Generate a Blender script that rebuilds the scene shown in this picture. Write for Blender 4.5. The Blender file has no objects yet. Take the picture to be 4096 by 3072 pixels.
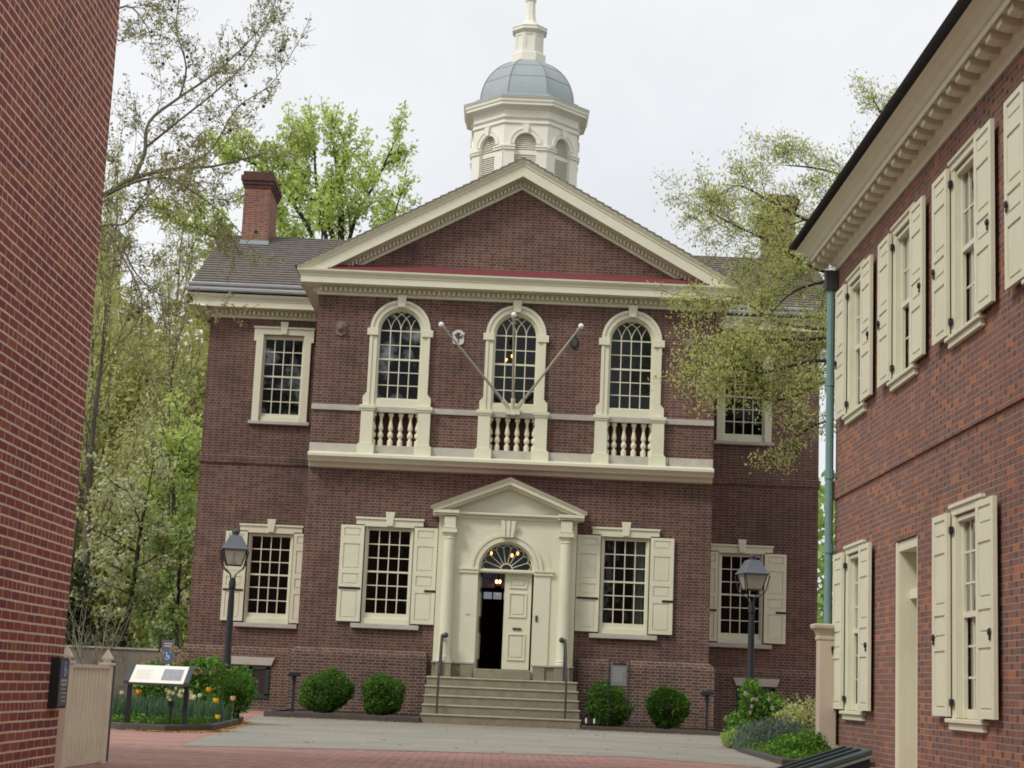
import bpy, bmesh, math, random
import numpy as np
from math import sin, cos, pi, radians as R, sqrt, floor
from mathutils import Vector, Matrix
from mathutils.geometry import tessellate_polygon

sc = bpy.context.scene
# ------------------------------------------------------------------ camera, sky, sun, exposure
cam_d = bpy.data.cameras.new('camera'); cam = bpy.data.objects.new('camera', cam_d); sc.collection.objects.link(cam)
cam_d.sensor_width = 36.0; cam_d.lens = 6870.7/4096*36.0; cam_d.clip_start = 0.1; cam_d.clip_end = 3000
YAW, PITCH, ROLL = .0053, .1738, .0426
fw = Vector((sin(YAW)*cos(PITCH), cos(YAW)*cos(PITCH), sin(PITCH)))
rt = Vector((cos(YAW), -sin(YAW), 0)); up = rt.cross(fw)
r2 = rt*cos(ROLL) + up*sin(ROLL); u2 = -rt*sin(ROLL) + up*cos(ROLL)
m = Matrix((r2, u2, -fw)).transposed().to_4x4(); m.translation = (-.2549, -38.5411, .8321)
cam.matrix_world = m
sc.camera = cam

SUN_EL, SUN_AZ = R(46), R(231)          # azimuth clockwise from +y: behind the camera and to its left
w = bpy.data.worlds.new("World"); sc.world = w; w.use_nodes = True
nt = w.node_tree; nt.nodes.clear()
out = nt.nodes.new('ShaderNodeOutputWorld'); bg = nt.nodes.new('ShaderNodeBackground')
sky = nt.nodes.new('ShaderNodeTexSky'); sky.sky_type = 'NISHITA'; sky.sun_disc = False
sky.sun_elevation = SUN_EL; sky.sun_rotation = SUN_AZ; sky.air_density = 1.0; sky.dust_density = 4.0
tc = nt.nodes.new('ShaderNodeTexCoord'); no = nt.nodes.new('ShaderNodeTexNoise'); no.inputs['Scale'].default_value = 2.4
no.inputs['Detail'].default_value = 5; no.inputs['Roughness'].default_value = .55
rp = nt.nodes.new('ShaderNodeValToRGB')
rp.color_ramp.elements[0].position = .3; rp.color_ramp.elements[0].color = (6.0, 6.15, 6.4, 1)
rp.color_ramp.elements[1].position = .7; rp.color_ramp.elements[1].color = (8.2, 8.25, 8.35, 1)
mx = nt.nodes.new('ShaderNodeMix'); mx.data_type = 'RGBA'; mx.inputs['Factor'].default_value = .93
nt.links.new(tc.outputs['Generated'], no.inputs['Vector']); nt.links.new(no.outputs['Fac'], rp.inputs['Fac'])
nt.links.new(sky.outputs['Color'], mx.inputs['A']); nt.links.new(rp.outputs['Color'], mx.inputs['B'])
nt.links.new(mx.outputs['Result'], bg.inputs['Color']); bg.inputs['Strength'].default_value = .10
nt.links.new(bg.outputs['Background'], out.inputs['Surface'])

sd = bpy.data.lights.new('sun', 'SUN'); so = bpy.data.objects.new('sun', sd); sc.collection.objects.link(so)
sd.energy = 1.6; sd.angle = R(14); sd.color = (1.0, .96, .9)
sdir = Vector((sin(SUN_AZ)*cos(SUN_EL), cos(SUN_AZ)*cos(SUN_EL), sin(SUN_EL)))
so.rotation_euler = sdir.to_track_quat('Z', 'Y').to_euler()
sc.view_settings.view_transform = 'Standard'; sc.view_settings.look = 'None'
sc.view_settings.exposure = 0.40; sc.view_settings.gamma = 1.0
sc.render.engine = 'CYCLES'; sc.cycles.max_bounces = 6; sc.cycles.transparent_max_bounces = 12; sc.cycles.filter_width = 1.8
col = sc.collection
rng = random.Random(7)

# ------------------------------------------------------------------ materials
class NT:
    def __init__(s, name):
        s.m = bpy.data.materials.new(name); s.m.use_nodes = True; s.t = s.m.node_tree
        s.p = s.t.nodes['Principled BSDF']; s.o = s.t.nodes['Material Output']
    def n(s, ty, **k):
        x = s.t.nodes.new(ty)
        for a, b in k.items(): setattr(x, a, b)
        return x
    def put(s, sock, v):
        if hasattr(v, 'is_linked'): s.t.links.new(v, sock)
        else: sock.default_value = v
    def M(s, op, a, b=0.0, c=0.0):
        x = s.n('ShaderNodeMath', operation=op); s.put(x.inputs[0], a); s.put(x.inputs[1], b)
        if op in ('MULTIPLY_ADD', 'COMPARE', 'WRAP'): s.put(x.inputs[2], c)
        return x.outputs[0]
    def mix(s, f, a, b, bt='MIX'):
        x = s.n('ShaderNodeMix', data_type='RGBA', blend_type=bt); s.put(x.inputs['Factor'], f)
        s.put(x.inputs['A'], a if hasattr(a, 'is_linked') else (*a[:3], 1)); s.put(x.inputs['B'], b if hasattr(b, 'is_linked') else (*b[:3], 1))
        return x.outputs['Result']
    def ramp(s, f, stops, interp='LINEAR'):
        x = s.n('ShaderNodeValToRGB'); s.put(x.inputs[0], f); r = x.color_ramp; r.interpolation = interp
        while len(r.elements) < len(stops): r.elements.new(.5)
        for e, (p, c) in zip(r.elements, stops): e.position = p; e.color = (*c[:3], 1)
        return x.outputs['Color']
    def pos(s): return s.n('ShaderNodeNewGeometry').outputs['Position']
    def noise(s, scale, detail=3, rough=.55, vec=None):
        x = s.n('ShaderNodeTexNoise'); x.inputs['Scale'].default_value = scale; x.inputs['Detail'].default_value = detail
        x.inputs['Roughness'].default_value = rough; s.t.links.new(vec if vec is not None else s.pos(), x.inputs['Vector'])
        return x.outputs['Fac']
    def bump(s, h, dist=.01, strength=.6):
        x = s.n('ShaderNodeBump'); x.inputs['Distance'].default_value = dist; x.inputs['Strength'].default_value = strength
        s.t.links.new(h, x.inputs['Height']); s.t.links.new(x.outputs[0], s.p.inputs['Normal'])
    def base(s, c): s.put(s.p.inputs['Base Color'], c if hasattr(c, 'is_linked') else (*c[:3], 1))
    def rough(s, r, spec=.3):
        s.put(s.p.inputs['Roughness'], r); s.p.inputs['Specular IOR Level'].default_value = spec

def plain(name, c, rough=.6, spec=.3, metal=0, var=.12, scale=3.0, bump=0):
    t = NT(name); f = t.noise(scale, 5, .6)
    t.base(t.mix(f, [x*(1-var) for x in c], [min(1, x*(1+var)) for x in c])); t.rough(rough, spec); t.p.inputs['Metallic'].default_value = metal
    if bump: t.bump(t.noise(60, 3), bump, .5)
    return t.m

def brick(name, tones, mortar, header=None, course=.0645, per=.30, hs=.667, joint=.010, bond='flemish', header_mix=.75, stain=.3, seed=0.0, vjoint=1.0, hj=None, mfloor=.35):
    t = NT(name); sp = t.n('ShaderNodeSeparateXYZ'); t.t.links.new(t.pos(), sp.inputs[0])
    # slight waviness of the courses
    wob = t.M('MULTIPLY', t.M('SUBTRACT', t.noise(1.3, 2), .5), .012)
    u = t.M('ADD', t.M('ADD', sp.outputs[0], sp.outputs[1]), 100.0+seed); v = t.M('ADD', t.M('ADD', sp.outputs[2], wob), 50.0)
    vc = t.M('DIVIDE', v, course); row = t.M('FLOOR', vc); fv = t.M('FRACT', vc)
    if bond == 'flemish':
        tt = t.M('ADD', t.M('DIVIDE', u, per), t.M('MULTIPLY', t.M('MODULO', row, 2.0), .5))
        cell = t.M('FLOOR', tt); ft = t.M('FRACT', tt)
        ish = t.M('GREATER_THAN', ft, hs)
        dj = t.M('MULTIPLY', t.M('MINIMUM', t.M('MINIMUM', ft, t.M('SUBTRACT', 1.0, ft)), t.M('ABSOLUTE', t.M('SUBTRACT', ft, hs))), per)
        idx = t.M('ADD', t.M('MULTIPLY', cell, 2.0), ish)
    else:
        hr = t.M('LESS_THAN', t.M('MODULO', row, 6.0), .5); ish = hr
        pr = t.M('SUBTRACT', per, t.M('MULTIPLY', hr, per/2))
        tt = t.M('ADD', t.M('DIVIDE', u, pr), t.M('MULTIPLY', t.M('MODULO', row, 2.0), .5))
        tt = t.M('ADD', tt, t.M('MULTIPLY', t.M('SINE', t.M('MULTIPLY', row, 12.3)), .12))
        cell = t.M('FLOOR', tt); ft = t.M('FRACT', tt); idx = cell
        dj = t.M('MULTIPLY', t.M('MINIMUM', ft, t.M('SUBTRACT', 1.0, ft)), pr)
    cv = t.n('ShaderNodeCombineXYZ'); t.t.links.new(idx, cv.inputs[0]); t.t.links.new(row, cv.inputs[1])
    wn = t.n('ShaderNodeTexWhiteNoise', noise_dimensions='2D'); t.t.links.new(cv.outputs[0], wn.inputs['Vector'])
    wn2 = t.n('ShaderNodeTexWhiteNoise', noise_dimensions='3D'); cv2 = t.n('ShaderNodeCombineXYZ')
    t.t.links.new(idx, cv2.inputs[0]); t.t.links.new(row, cv2.inputs[1]); cv2.inputs[2].default_value = 7.7; t.t.links.new(cv2.outputs[0], wn2.inputs['Vector'])
    dv = t.M('MULTIPLY', t.M('MINIMUM', fv, t.M('SUBTRACT', 1.0, fv)), course)
    rag = t.M('MULTIPLY', t.M('SUBTRACT', t.noise(45, 2), .5), .006)
    mj = t.M('MAXIMUM', t.M('LESS_THAN', t.M('ADD', dj, rag), joint/2*vjoint), t.M('LESS_THAN', t.M('ADD', dv, rag), (hj or joint)/2))
    k = len(tones); c = t.ramp(wn.outputs['Value'], [(i/k, x) for i, x in enumerate(tones)], 'CONSTANT')
    if header:
        hm = t.M('MULTIPLY', ish, t.M('MULTIPLY', t.M('GREATER_THAN', wn2.outputs['Value'], 1-header_mix), t.M('MULTIPLY_ADD', t.noise(.45, 3), 2.2, -.45)))
        hm = t.M('MINIMUM', t.M('MAXIMUM', hm, 0.0), 1.0)
        c = t.mix(hm, c, header)
    fine = t.noise(30, 3); c = t.mix(t.M('MULTIPLY', t.M('ABSOLUTE', t.M('SUBTRACT', fine, .5)), 1.0), c, (.30, .22, .19))
    mcol = t.mix(t.noise(2.5, 4), [x*.72 for x in mortar], [min(1, x*1.25) for x in mortar])
    c = t.mix(t.M('MULTIPLY', mj, t.M('MINIMUM', t.M('MULTIPLY_ADD', t.noise(1.1, 4), .9, mfloor), 1.0)), c, mcol)
    big = t.noise(.35, 6, .65); s_ = t.M('MULTIPLY_ADD', big, stain*2, 1-stain)
    g = t.n('ShaderNodeCombineXYZ'); [t.t.links.new(s_, g.inputs[i]) for i in range(3)]
    c = t.mix(1.0, c, g.outputs[0], 'MULTIPLY')
    if stain > .5:
        p1 = t.M('MINIMUM', t.M('MAXIMUM', t.M('MULTIPLY_ADD', t.noise(.9, 5, .6), 4.0, -2.25), 0.0), .45); c = t.mix(p1, c, (.045, .034, .032))
        p2 = t.M('MINIMUM', t.M('MAXIMUM', t.M('MULTIPLY_ADD', t.noise(.55, 6, .7), 3.5, -2.1), 0.0), .35); c = t.mix(p2, c, (.23, .145, .12))
    t.base(c); t.rough(.85, .2)
    t.bump(t.M('SUBTRACT', t.M('MULTIPLY', fine, .3), mj), .006, .6)
    return t.m

def leafmat(name, stops, trans=.35, rough=.55):
    t = NT(name); g = t.n('ShaderNodeNewGeometry'); c = t.ramp(g.outputs['Random Per Island'], stops)
    t.base(c); t.rough(rough, .25)
    tr = t.n('ShaderNodeBsdfTranslucent'); t.t.links.new(t.mix(.5, c, [x*1.0 for x in stops[-1][1]]), tr.inputs['Color'])
    ms = t.n('ShaderNodeMixShader'); ms.inputs[0].default_value = trans
    t.t.links.new(t.p.outputs[0], ms.inputs[1]); t.t.links.new(tr.outputs[0], ms.inputs[2]); t.t.links.new(ms.outputs[0], t.o.inputs['Surface'])
    return t.m

def glass(name, tint=(.55, .6, .6), refl=1.0):
    t = NT(name); t.t.nodes.remove(t.p)
    tr = t.n('ShaderNodeBsdfTransparent'); tr.inputs[0].default_value = (*tint, 1)
    gl = t.n('ShaderNodeBsdfGlossy'); gl.inputs['Roughness'].default_value = .03
    fr = t.n('ShaderNodeFresnel'); fr.inputs[0].default_value = 1.5
    bp = t.n('ShaderNodeBump'); bp.inputs['Distance'].default_value = .02; bp.inputs['Strength'].default_value = .25
    t.t.links.new(t.noise(3.5, 2), bp.inputs['Height']); t.t.links.new(bp.outputs[0], gl.inputs['Normal'])
    f = t.M('MULTIPLY_ADD', fr.outputs[0], 1.1*refl, .01*refl)
    if refl == .9: f = t.M('MULTIPLY', f, t.M('MINIMUM', t.M('MAXIMUM', t.M('MULTIPLY_ADD', t.noise(2.0, 4), 20.0, -10.2), .3), 4.0))  # noise-masked mirror strength puts pale reflection patches into the pane
    ms = t.n('ShaderNodeMixShader'); t.t.links.new(f, ms.inputs[0]); t.t.links.new(tr.outputs[0], ms.inputs[1]); t.t.links.new(gl.outputs[0], ms.inputs[2])
    t.t.links.new(ms.outputs[0], t.o.inputs['Surface']); return t.m

def emit(name, c, e):
    t = NT(name); t.p.inputs['Emission Color'].default_value = (*c, 1); t.p.inputs['Emission Strength'].default_value = e; t.base(c); return t.m

def paint(name, c, dirt=(.36, .31, .23), amt=.3):
    t = NT(name); f = t.noise(1.6, 6, .65); f2 = t.noise(14, 3)
    k = t.M('MINIMUM', t.M('MAXIMUM', t.M('MULTIPLY_ADD', f, 2.2, -1.05), 0.0), 1.0)
    cc = t.mix(t.M('MULTIPLY', k, amt), c, dirt)
    cc = t.mix(t.M('MULTIPLY', f2, .12), cc, [x*.8 for x in c])
    mp = t.n('ShaderNodeMapping'); mp.inputs['Scale'].default_value = (9, 9, .9); t.t.links.new(t.pos(), mp.inputs[0])
    st = t.M('MINIMUM', t.M('MAXIMUM', t.M('MULTIPLY_ADD', t.noise(1.0, 5, .7, mp.outputs[0]), 3.0, -1.75), 0.0), 1.0)
    cc = t.mix(t.M('MULTIPLY', st, amt*.9), cc, dirt)
    t.base(cc); t.rough(.5, .35); t.bump(f2, .002, .4); return t.m

HALL_BRICK = brick('hall brick', [(.122, .054, .040), (.100, .047, .037), (.133, .061, .045), (.086, .044, .038), (.130, .066, .051), (.110, .048, .038), (.155, .073, .053)],
                   (.36, .305, .26), header=(.052, .036, .034), course=.0655, per=.305, joint=.0085, header_mix=.7, stain=.55, mfloor=.25)
CHIM_BRICK = brick('chimney brick', [(.24, .088, .058), (.20, .075, .055), (.27, .105, .066), (.165, .075, .056), (.22, .10, .07)], (.42, .33, .27), header=(.12, .06, .05), course=.0655, per=.305, joint=.010, header_mix=.3, stain=.5, seed=8.1)
PLINTH_BRICK = brick('plinth brick', [(.098, .048, .038), (.078, .040, .035), (.125, .062, .047), (.062, .038, .035), (.11, .060, .046)],
                     (.33, .28, .22), header=(.06, .04, .04), course=.066, per=.32, joint=.012, header_mix=.3, stain=.4, seed=3.3)
LEFT_BRICK = brick('maroon brick', [(.31, .080, .076), (.275, .076, .076), (.325, .086, .078), (.235, .072, .078), (.335, .092, .078), (.285, .078, .078), (.37, .125, .084)],
                   (.78, .67, .49), course=.069, per=.2146, joint=.0125, bond='common', stain=.18, seed=1.1, hj=.0150, vjoint=.7, mfloor=.72)
RIGHT_BRICK = brick('orange brick', [(.225, .098, .072), (.195, .090, .072), (.255, .106, .070), (.175, .090, .076), (.215, .104, .080), (.20, .088, .068), (.33, .130, .070), (.182, .094, .080)],
                    (.33, .26, .19), header=(.072, .056, .056), course=.0705, per=.33, joint=.010, header_mix=.75, stain=.25, seed=5.2)
CREAM = paint('cream paint', (.705, .69, .525))
CREAM_WEST = paint('ivory paint', (.67, .66, .50)); FENCE_PAINT = paint('fence paint', (.88, .84, .66))
WHITE = paint('white paint', (.80, .77, .66), amt=.2)
CUPOLA_WHITE = paint('white cupola paint', (.80, .78, .68), amt=.15)
STONE = plain('grey marble', (.45, .425, .37), .7, var=.25, scale=4, bump=.003)
STEP_STONE = plain('sandstone step', (.265, .24, .165), .85, var=.4, scale=5, bump=.004)
PIER_STONE = plain('tan cast stone', (.48, .40, .31), .75, var=.1, scale=6, bump=.003)
SHINGLE = plain('weathered shingle', (.20, .18, .16), .9, var=.55, scale=6)
DARK_SHINGLE = plain('dark shingle', (.045, .038, .038), .9, var=.4, scale=7)
LEAD = plain('grey sheet metal', (.33, .375, .385), .5, .4, .25, var=.16, scale=1.8)
GALV = plain('galvanised metal', (.42, .44, .47), .45, .5, .3)
RED_METAL = plain('red painted metal', (.185, .045, .05), .6, var=.2)
IRON = plain('black iron', (.018, .018, .022), .55, .4, var=.3)
DARK_GREY = plain('dark grey metal', (.055, .06, .068), .5, .45, .2, var=.2)
LAMP_ROOF = plain('sky sheen lamp metal', (.13, .145, .16), .45, .5, .3, var=.25)  # lighter grey puts the sky's sheen into the lamp roof colour
STEEL = plain('grey rail metal', (.075, .074, .07), .5, .5, .4)
POLE_METAL = plain('beige pole', (.42, .39, .31), .5, .4)
BALL = plain('white ball', (.82, .80, .80), .3, .5, var=.04)
TEAL = plain('verdigris paint', (.15, .27, .255), .55, var=.18, scale=5)
GREEN_LID = plain('dark green plastic', (.075, .12, .10), .42, .5, var=.25, scale=8)
BIN_GREY = plain('dark grey panel', (.045, .048, .055), .6, var=.2)
PLASTER = plain('interior plaster', (.22, .17, .13), .9, var=.1)
DARKWOOD = plain('dark floorboards', (.11, .075, .052), .6, var=.3, scale=2)
CURTAIN = plain('white curtain', (.62, .62, .58), .9, var=.08, scale=12)
TERRACOTTA = plain('carved stone', (.22, .165, .13), .9, var=.4, scale=16, bump=.006)
GLASS = glass('window glass', (.6, .63, .62), .42); GLASS_WAVY = glass('wavy glass with painted reflections', (.5, .53, .53), .9)
t = NT('frosted lamp glass'); t.base((.62, .58, .50)); t.rough(.4, .4); t.p.inputs['Transmission Weight'].default_value = 0
tr = t.n('ShaderNodeBsdfTranslucent'); tr.inputs[0].default_value = (.75, .70, .60, 1); ms = t.n('ShaderNodeMixShader'); ms.inputs[0].default_value = .5
t.t.links.new(t.p.outputs[0], ms.inputs[1]); t.t.links.new(tr.outputs[0], ms.inputs[2]); m2 = t.n('ShaderNodeMixShader'); m2.inputs[0].default_value = .3; tp = t.n('ShaderNodeBsdfTransparent')
t.t.links.new(ms.outputs[0], m2.inputs[1]); t.t.links.new(tp.outputs[0], m2.inputs[2]); t.t.links.new(m2.outputs[0], t.o.inputs['Surface']); LAMP_GLASS = t.m
GLASS_PALE = glass('pale reflecting glass', (.75, .79, .78), 2.2)
SOIL = plain('mulch', (.075, .045, .036), .95, var=.5, scale=12, bump=.02)
KERB = plain('dark kerb stone', (.085, .075, .068), .9, var=.35, scale=6)
BARK = plain('grey bark', (.115, .10, .078), .9, var=.4, scale=14)
PALE_BARK = plain('mottled pale bark', (.25, .225, .16), .9, var=.5, scale=6)
SYC_BARK = plain('sycamore bark', (.17, .15, .105), .9, var=.5, scale=6)
DARK_BARK = plain('dark bark', (.045, .037, .03), .95, var=.4, scale=14)
BULB = emit('candle bulb', (1.0, .34, .10), 9)
SKYLIT = plain('pale reveal', (.7, .7, .68), .8)

# ------------------------------------------------------------------ mesh builder
class MB:
    def __init__(s): s.v = []; s.f = []
    def add(s, v, f):
        o = len(s.v); s.v += [tuple(p) for p in v]; s.f += [tuple(i+o for i in q) for q in f]; return s
    def box(s, x0, x1, y0, y1, z0, z1):
        return s.add([(x, y, z) for x in (x0, x1) for y in (y0, y1) for z in (z0, z1)],
                     [(0, 1, 3, 2), (4, 6, 7, 5), (0, 4, 5, 1), (2, 3, 7, 6), (0, 2, 6, 4), (1, 5, 7, 3)])
    def prism(s, poly, axis, a, b):
        def P(p, t): return {'y': (p[0], t, p[1]), 'x': (t, p[0], p[1]), 'z': (p[0], p[1], t)}[axis]
        n = len(poly)
        return s.add([P(p, a) for p in poly] + [P(p, b) for p in poly],
                     [tuple(range(n)), tuple(range(2*n-1, n-1, -1))] + [(i, (i+1) % n, n+(i+1) % n, n+i) for i in range(n)])
    def lathe(s, c, prof, n=16, ph=0.0, axis='z'):
        v = []; f = []; k = len(prof)
        for i in range(n):
            a = ph + 2*pi*i/n
            for r, z in prof: v.append((c[0]+r*cos(a), c[1]+r*sin(a), c[2]+z))
        for i in range(n):
            j = (i+1) % n
            for q in range(k-1): f.append((i*k+q, j*k+q, j*k+q+1, i*k+q+1))
        f.append(tuple(i*k for i in range(n))[::-1]); f.append(tuple(i*k+k-1 for i in range(n)))
        return s.add(v, f)
    def tube(s, pts, rad, n=6, cap=True):
        pts = [Vector(p) for p in pts]; k = len(pts)
        if not hasattr(rad, '__len__'): rad = [rad]*k
        v = []; f = []; pu = None
        for i, p in enumerate(pts):
            d = (pts[min(i+1, k-1)]-pts[max(i-1, 0)]).normalized()
            if pu is None: pu = d.orthogonal().normalized()
            a = (pu - d*pu.dot(d)).normalized(); b = d.cross(a); pu = a
            for q in range(n):
                t = 2*pi*q/n; v.append(p + (a*cos(t)+b*sin(t))*rad[i])
        for i in range(k-1):
            for q in range(n): f.append((i*n+q, i*n+(q+1) % n, (i+1)*n+(q+1) % n, (i+1)*n+q))
        if cap: f.append(tuple(range(n))[::-1]); f.append(tuple(range((k-1)*n, k*n)))
        return s.add(v, f)
    def sphere(s, c, r, n=10, m=6, sz=1.0):
        pr = [(r*sin(pi*i/m) if 0 < i < m else .002, -r*sz*cos(pi*i/m)) for i in range(m+1)]
        return s.lathe(c, pr, n)
    def loft(s, rows, closed=False):            # rows: equal-length point lists
        n = len(rows[0]); v = [p for r in rows for p in r]; f = []
        for i in range(len(rows)-1 + (1 if closed else 0)):
            a = i*n; b = ((i+1) % len(rows))*n
            for q in range(n-1): f.append((a+q, a+q+1, b+q+1, b+q))
        return s.add(v, f)
    def sweep(s, path, prof, closed=True):      # path in xy, outward = right of travel; prof = [(out, z)]
        n = len(path); rows = []
        for i, p in enumerate(path):
            p = Vector(p)
            def nrm(a, b): d = (Vector(b)-Vector(a)).normalized(); return Vector((d.y, -d.x))
            if closed or 0 < i < n-1:
                n1 = nrm(path[i-1], path[i]); n2 = nrm(path[i], path[(i+1) % n]); mt = (n1+n2)/(1+n1.dot(n2))
            elif i == 0: mt = nrm(path[0], path[1])
            else: mt = nrm(path[-2], path[-1])
            rows.append([(p.x+mt.x*o, p.y+mt.y*o, z) for o, z in prof])
        s.loft(rows, closed)
        if not closed:
            k = len(prof); s.add(rows[0], [tuple(range(k))]); s.add(rows[-1], [tuple(range(k))[::-1]])
        return s
    def xf(s, M, since=0):
        for i in range(since, len(s.v)): s.v[i] = tuple(M @ Vector(s.v[i]))
        return s
    def build(s, name, mat, parent=None, smooth=False, loc=(0, 0, 0), rot=(0, 0, 0), recalc=True, bevel=0):
        me = bpy.data.meshes.new(name); me.from_pydata(s.v, [], s.f)
        if recalc and len(s.f) < 40000:
            bm = bmesh.new(); bm.from_mesh(me)
            bmesh.ops.recalc_face_normals(bm, faces=bm.faces); bm.to_mesh(me); bm.free()
        me.materials.append(mat)
        if smooth:
            me.polygons.foreach_set('use_smooth', [True]*len(me.polygons))
            if smooth != 'all': me.set_sharp_from_angle(angle=R(35))
        me.update()
        o = bpy.data.objects.new(name, me); col.objects.link(o); o.location = loc; o.rotation_euler = rot
        if parent: o.parent = parent
        if bevel:
            b = o.modifiers.new('bevel', 'BEVEL'); b.width = bevel; b.segments = 1; b.limit_method = 'ANGLE'; b.angle_limit = R(40)
        return o

def tag(o, label=None, cat=None, group=None, kind=None):
    if label: o['label'] = label
    if cat: o['category'] = cat
    if group: o['group'] = group
    if kind: o['kind'] = kind
    return o
def empty(name, label, cat, loc=(0, 0, 0), rz=0, group=None):
    o = bpy.data.objects.new(name, None); col.objects.link(o); o.location = loc; o.rotation_euler = (0, 0, rz); o.empty_display_size = .2
    return tag(o, label, cat, group)
def copy_tree(o, parent=None, loc=None, label=None):
    c = o.copy(); col.objects.link(c)
    if parent is not None: c.parent = parent
    if loc is not None: c.location = loc
    if label: c['label'] = label
    for ch in list(o.children): copy_tree(ch, c)
    return c
def arc(cx, cz, r, a0, a1, n): return [(cx+r*cos(a0+(a1-a0)*i/n), cz+r*sin(a0+(a1-a0)*i/n)) for i in range(n+1)]

def wall_panel(mb, outer, holes, M, thick):
    """flat wall with openings; outer/holes are (u,z) loops, M maps (u,depth,z) to 3D"""
    loops = [[Vector((p[0], p[1], 0)) for p in outer]] + [[Vector((p[0], p[1], 0)) for p in h] for h in holes]
    flat = [p for l in loops for p in l]; tris = tessellate_polygon(loops); n = len(flat)
    v = [M(p.x, 0, p.y) for p in flat] + [M(p.x, thick, p.y) for p in flat]
    f = [tuple(t) for t in tris] + [tuple(i+n for i in t[::-1]) for t in tris]
    k = 0
    for l in loops:
        c = len(l)
        for i in range(c): a = k+i; b = k+(i+1) % c; f.append((a, b, b+n, a+n))
        k += c
    mb.add(v, f)
def rect(x0, x1, z0, z1): return [(x0, z0), (x1, z0), (x1, z1), (x0, z1)]
def archhole(xc, hw, z0, zs, n=20): return [(xc-hw, z0), (xc+hw, z0)] + arc(xc, zs, hw, 0, pi, n)
FY = lambda y: (lambda u, d, z: (u, y+d, z))

# ------------------------------------------------------------------ setting: ground, paving, plaza, beds
def sheet(name, poly, z, mat, thick=0):
    mb = MB()
    if thick: mb.prism(poly, 'z', z-thick, z)
    else: mb.add([(x, y, z) for x, y in poly], [tuple(range(len(poly)))])
    return mb.build(name, mat, recalc=bool(thick))
t = NT('lawn earth'); t.base(t.mix(t.noise(.6, 6), (.045, .075, .02), (.10, .085, .05))); t.rough(.95, .1); GRASS = t.m
tag(sheet('ground', [(-400, -300), (400, -300), (400, 600), (-400, 600)], 0, GRASS), kind='structure')
# brick paving
t = NT('brick paving'); bt = t.n('ShaderNodeTexBrick'); mp = t.n('ShaderNodeMapping'); mp.inputs['Rotation'].default_value = (0, 0, R(90))
t.t.links.new(t.pos(), mp.inputs[0]); t.t.links.new(mp.outputs[0], bt.inputs['Vector'])
bt.inputs['Scale'].default_value = 1.0; bt.inputs['Brick Width'].default_value = .205; bt.inputs['Row Height'].default_value = .1; bt.inputs['Mortar Size'].default_value = .009
bt.inputs['Color1'].default_value = (.42, .195, .16, 1); bt.inputs['Color2'].default_value = (.25, .11, .095, 1); bt.inputs['Mortar'].default_value = (.15, .10, .08, 1)
mp2 = t.n('ShaderNodeMapping'); mp2.inputs['Scale'].default_value = (.4, 1.4, 1); t.t.links.new(t.pos(), mp2.inputs[0])
c = t.mix(t.M('MINIMUM', t.M('MAXIMUM', t.M('MULTIPLY_ADD', t.noise(1.2, 6, .7, mp2.outputs[0]), 3.0, -1.2), 0.0), .9), bt.outputs['Color'], (.44, .27, .225)); c = t.mix(t.M('MULTIPLY', t.noise(9, 4), .35), c, (.40, .27, .22))
t.base(c); t.rough(.8, .25); PAVE = t.m
tag(sheet('brick_paving', [(-13, -46), (12, -46), (12, 6), (-13, 6)], .004, PAVE), kind='structure')
t = NT('flagstone'); bt = t.n('ShaderNodeTexBrick'); t.t.links.new(t.pos(), bt.inputs['Vector'])
bt.inputs['Scale'].default_value = 1.0; bt.inputs['Brick Width'].default_value = .95; bt.inputs['Row Height'].default_value = .6; bt.inputs['Mortar Size'].default_value = .006; bt.offset = .37
bt.inputs['Color1'].default_value = (.37, .36, .29, 1); bt.inputs['Color2'].default_value = (.19, .195, .18, 1); bt.inputs['Mortar'].default_value = (.15, .14, .12, 1)
mp = t.n('ShaderNodeMapping'); mp.inputs['Scale'].default_value = (.25, 1.6, 1); t.t.links.new(t.pos(), mp.inputs[0])
c = t.mix(t.M('MINIMUM', t.M('MAXIMUM', t.M('MULTIPLY_ADD', t.noise(1.0, 6, .7, mp.outputs[0]), 3.5, -1.4), 0.0), .8), bt.outputs['Color'], (.24, .215, .185)); c = t.mix(t.noise(.8, 6), c, (.305, .29, .235)); c = t.mix(t.M('MULTIPLY', t.noise(20, 4), .3), c, (.20, .19, .17))
t.base(c); t.rough(.75, .3); FLAG = t.m
tag(sheet('flagstone_plaza', [(-3.74, -18.6), (-1.6, -17.5), (1.5, -16.3), (2.9, -17.6), (3.45, -19.3), (3.38, -16.7), (3.62, -9.7), (4.75, -2.7), (-5.0, -2.35), (-4.62, -7.0), (-4.1, -12.6)], .008, FLAG), kind='structure')
def bed(poly, label_z=.07, z0=.0):
    a = sheet('planting_bed', poly, label_z, SOIL, label_z+.02); tag(a, kind='structure')
    k = MB(); n = len(poly); s_ = sum(poly[i][0]*poly[(i+1) % n][1]-poly[(i+1) % n][0]*poly[i][1] for i in range(n))
    pp = poly if s_ > 0 else poly[::-1]
    k.sweep(pp, [(-.005, -.01), (.085, -.01), (.085, label_z+.03), (-.005, label_z+.03)], True)
    e = k.build('bed_kerb', KERB, bevel=.01); tag(e, kind='structure')
bed([(-11, -12.3), (-5.75, -13.65), (-5.3, -14.15), (-4.75, -14.25), (-4.3, -13.1), (-4.45, -9.8), (-4.66, -7.6), (-5.0, -6.3), (-5.7, -4.6), (-11, -4.6)])
bed([(-4.75, -2.75), (-1.76, -2.75), (-1.76, -.13), (-4.62, -.13)], .09)
bed([(1.76, -2.75), (4.75, -2.95), (4.62, -.13), (1.76, -.13)], .06)
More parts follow.
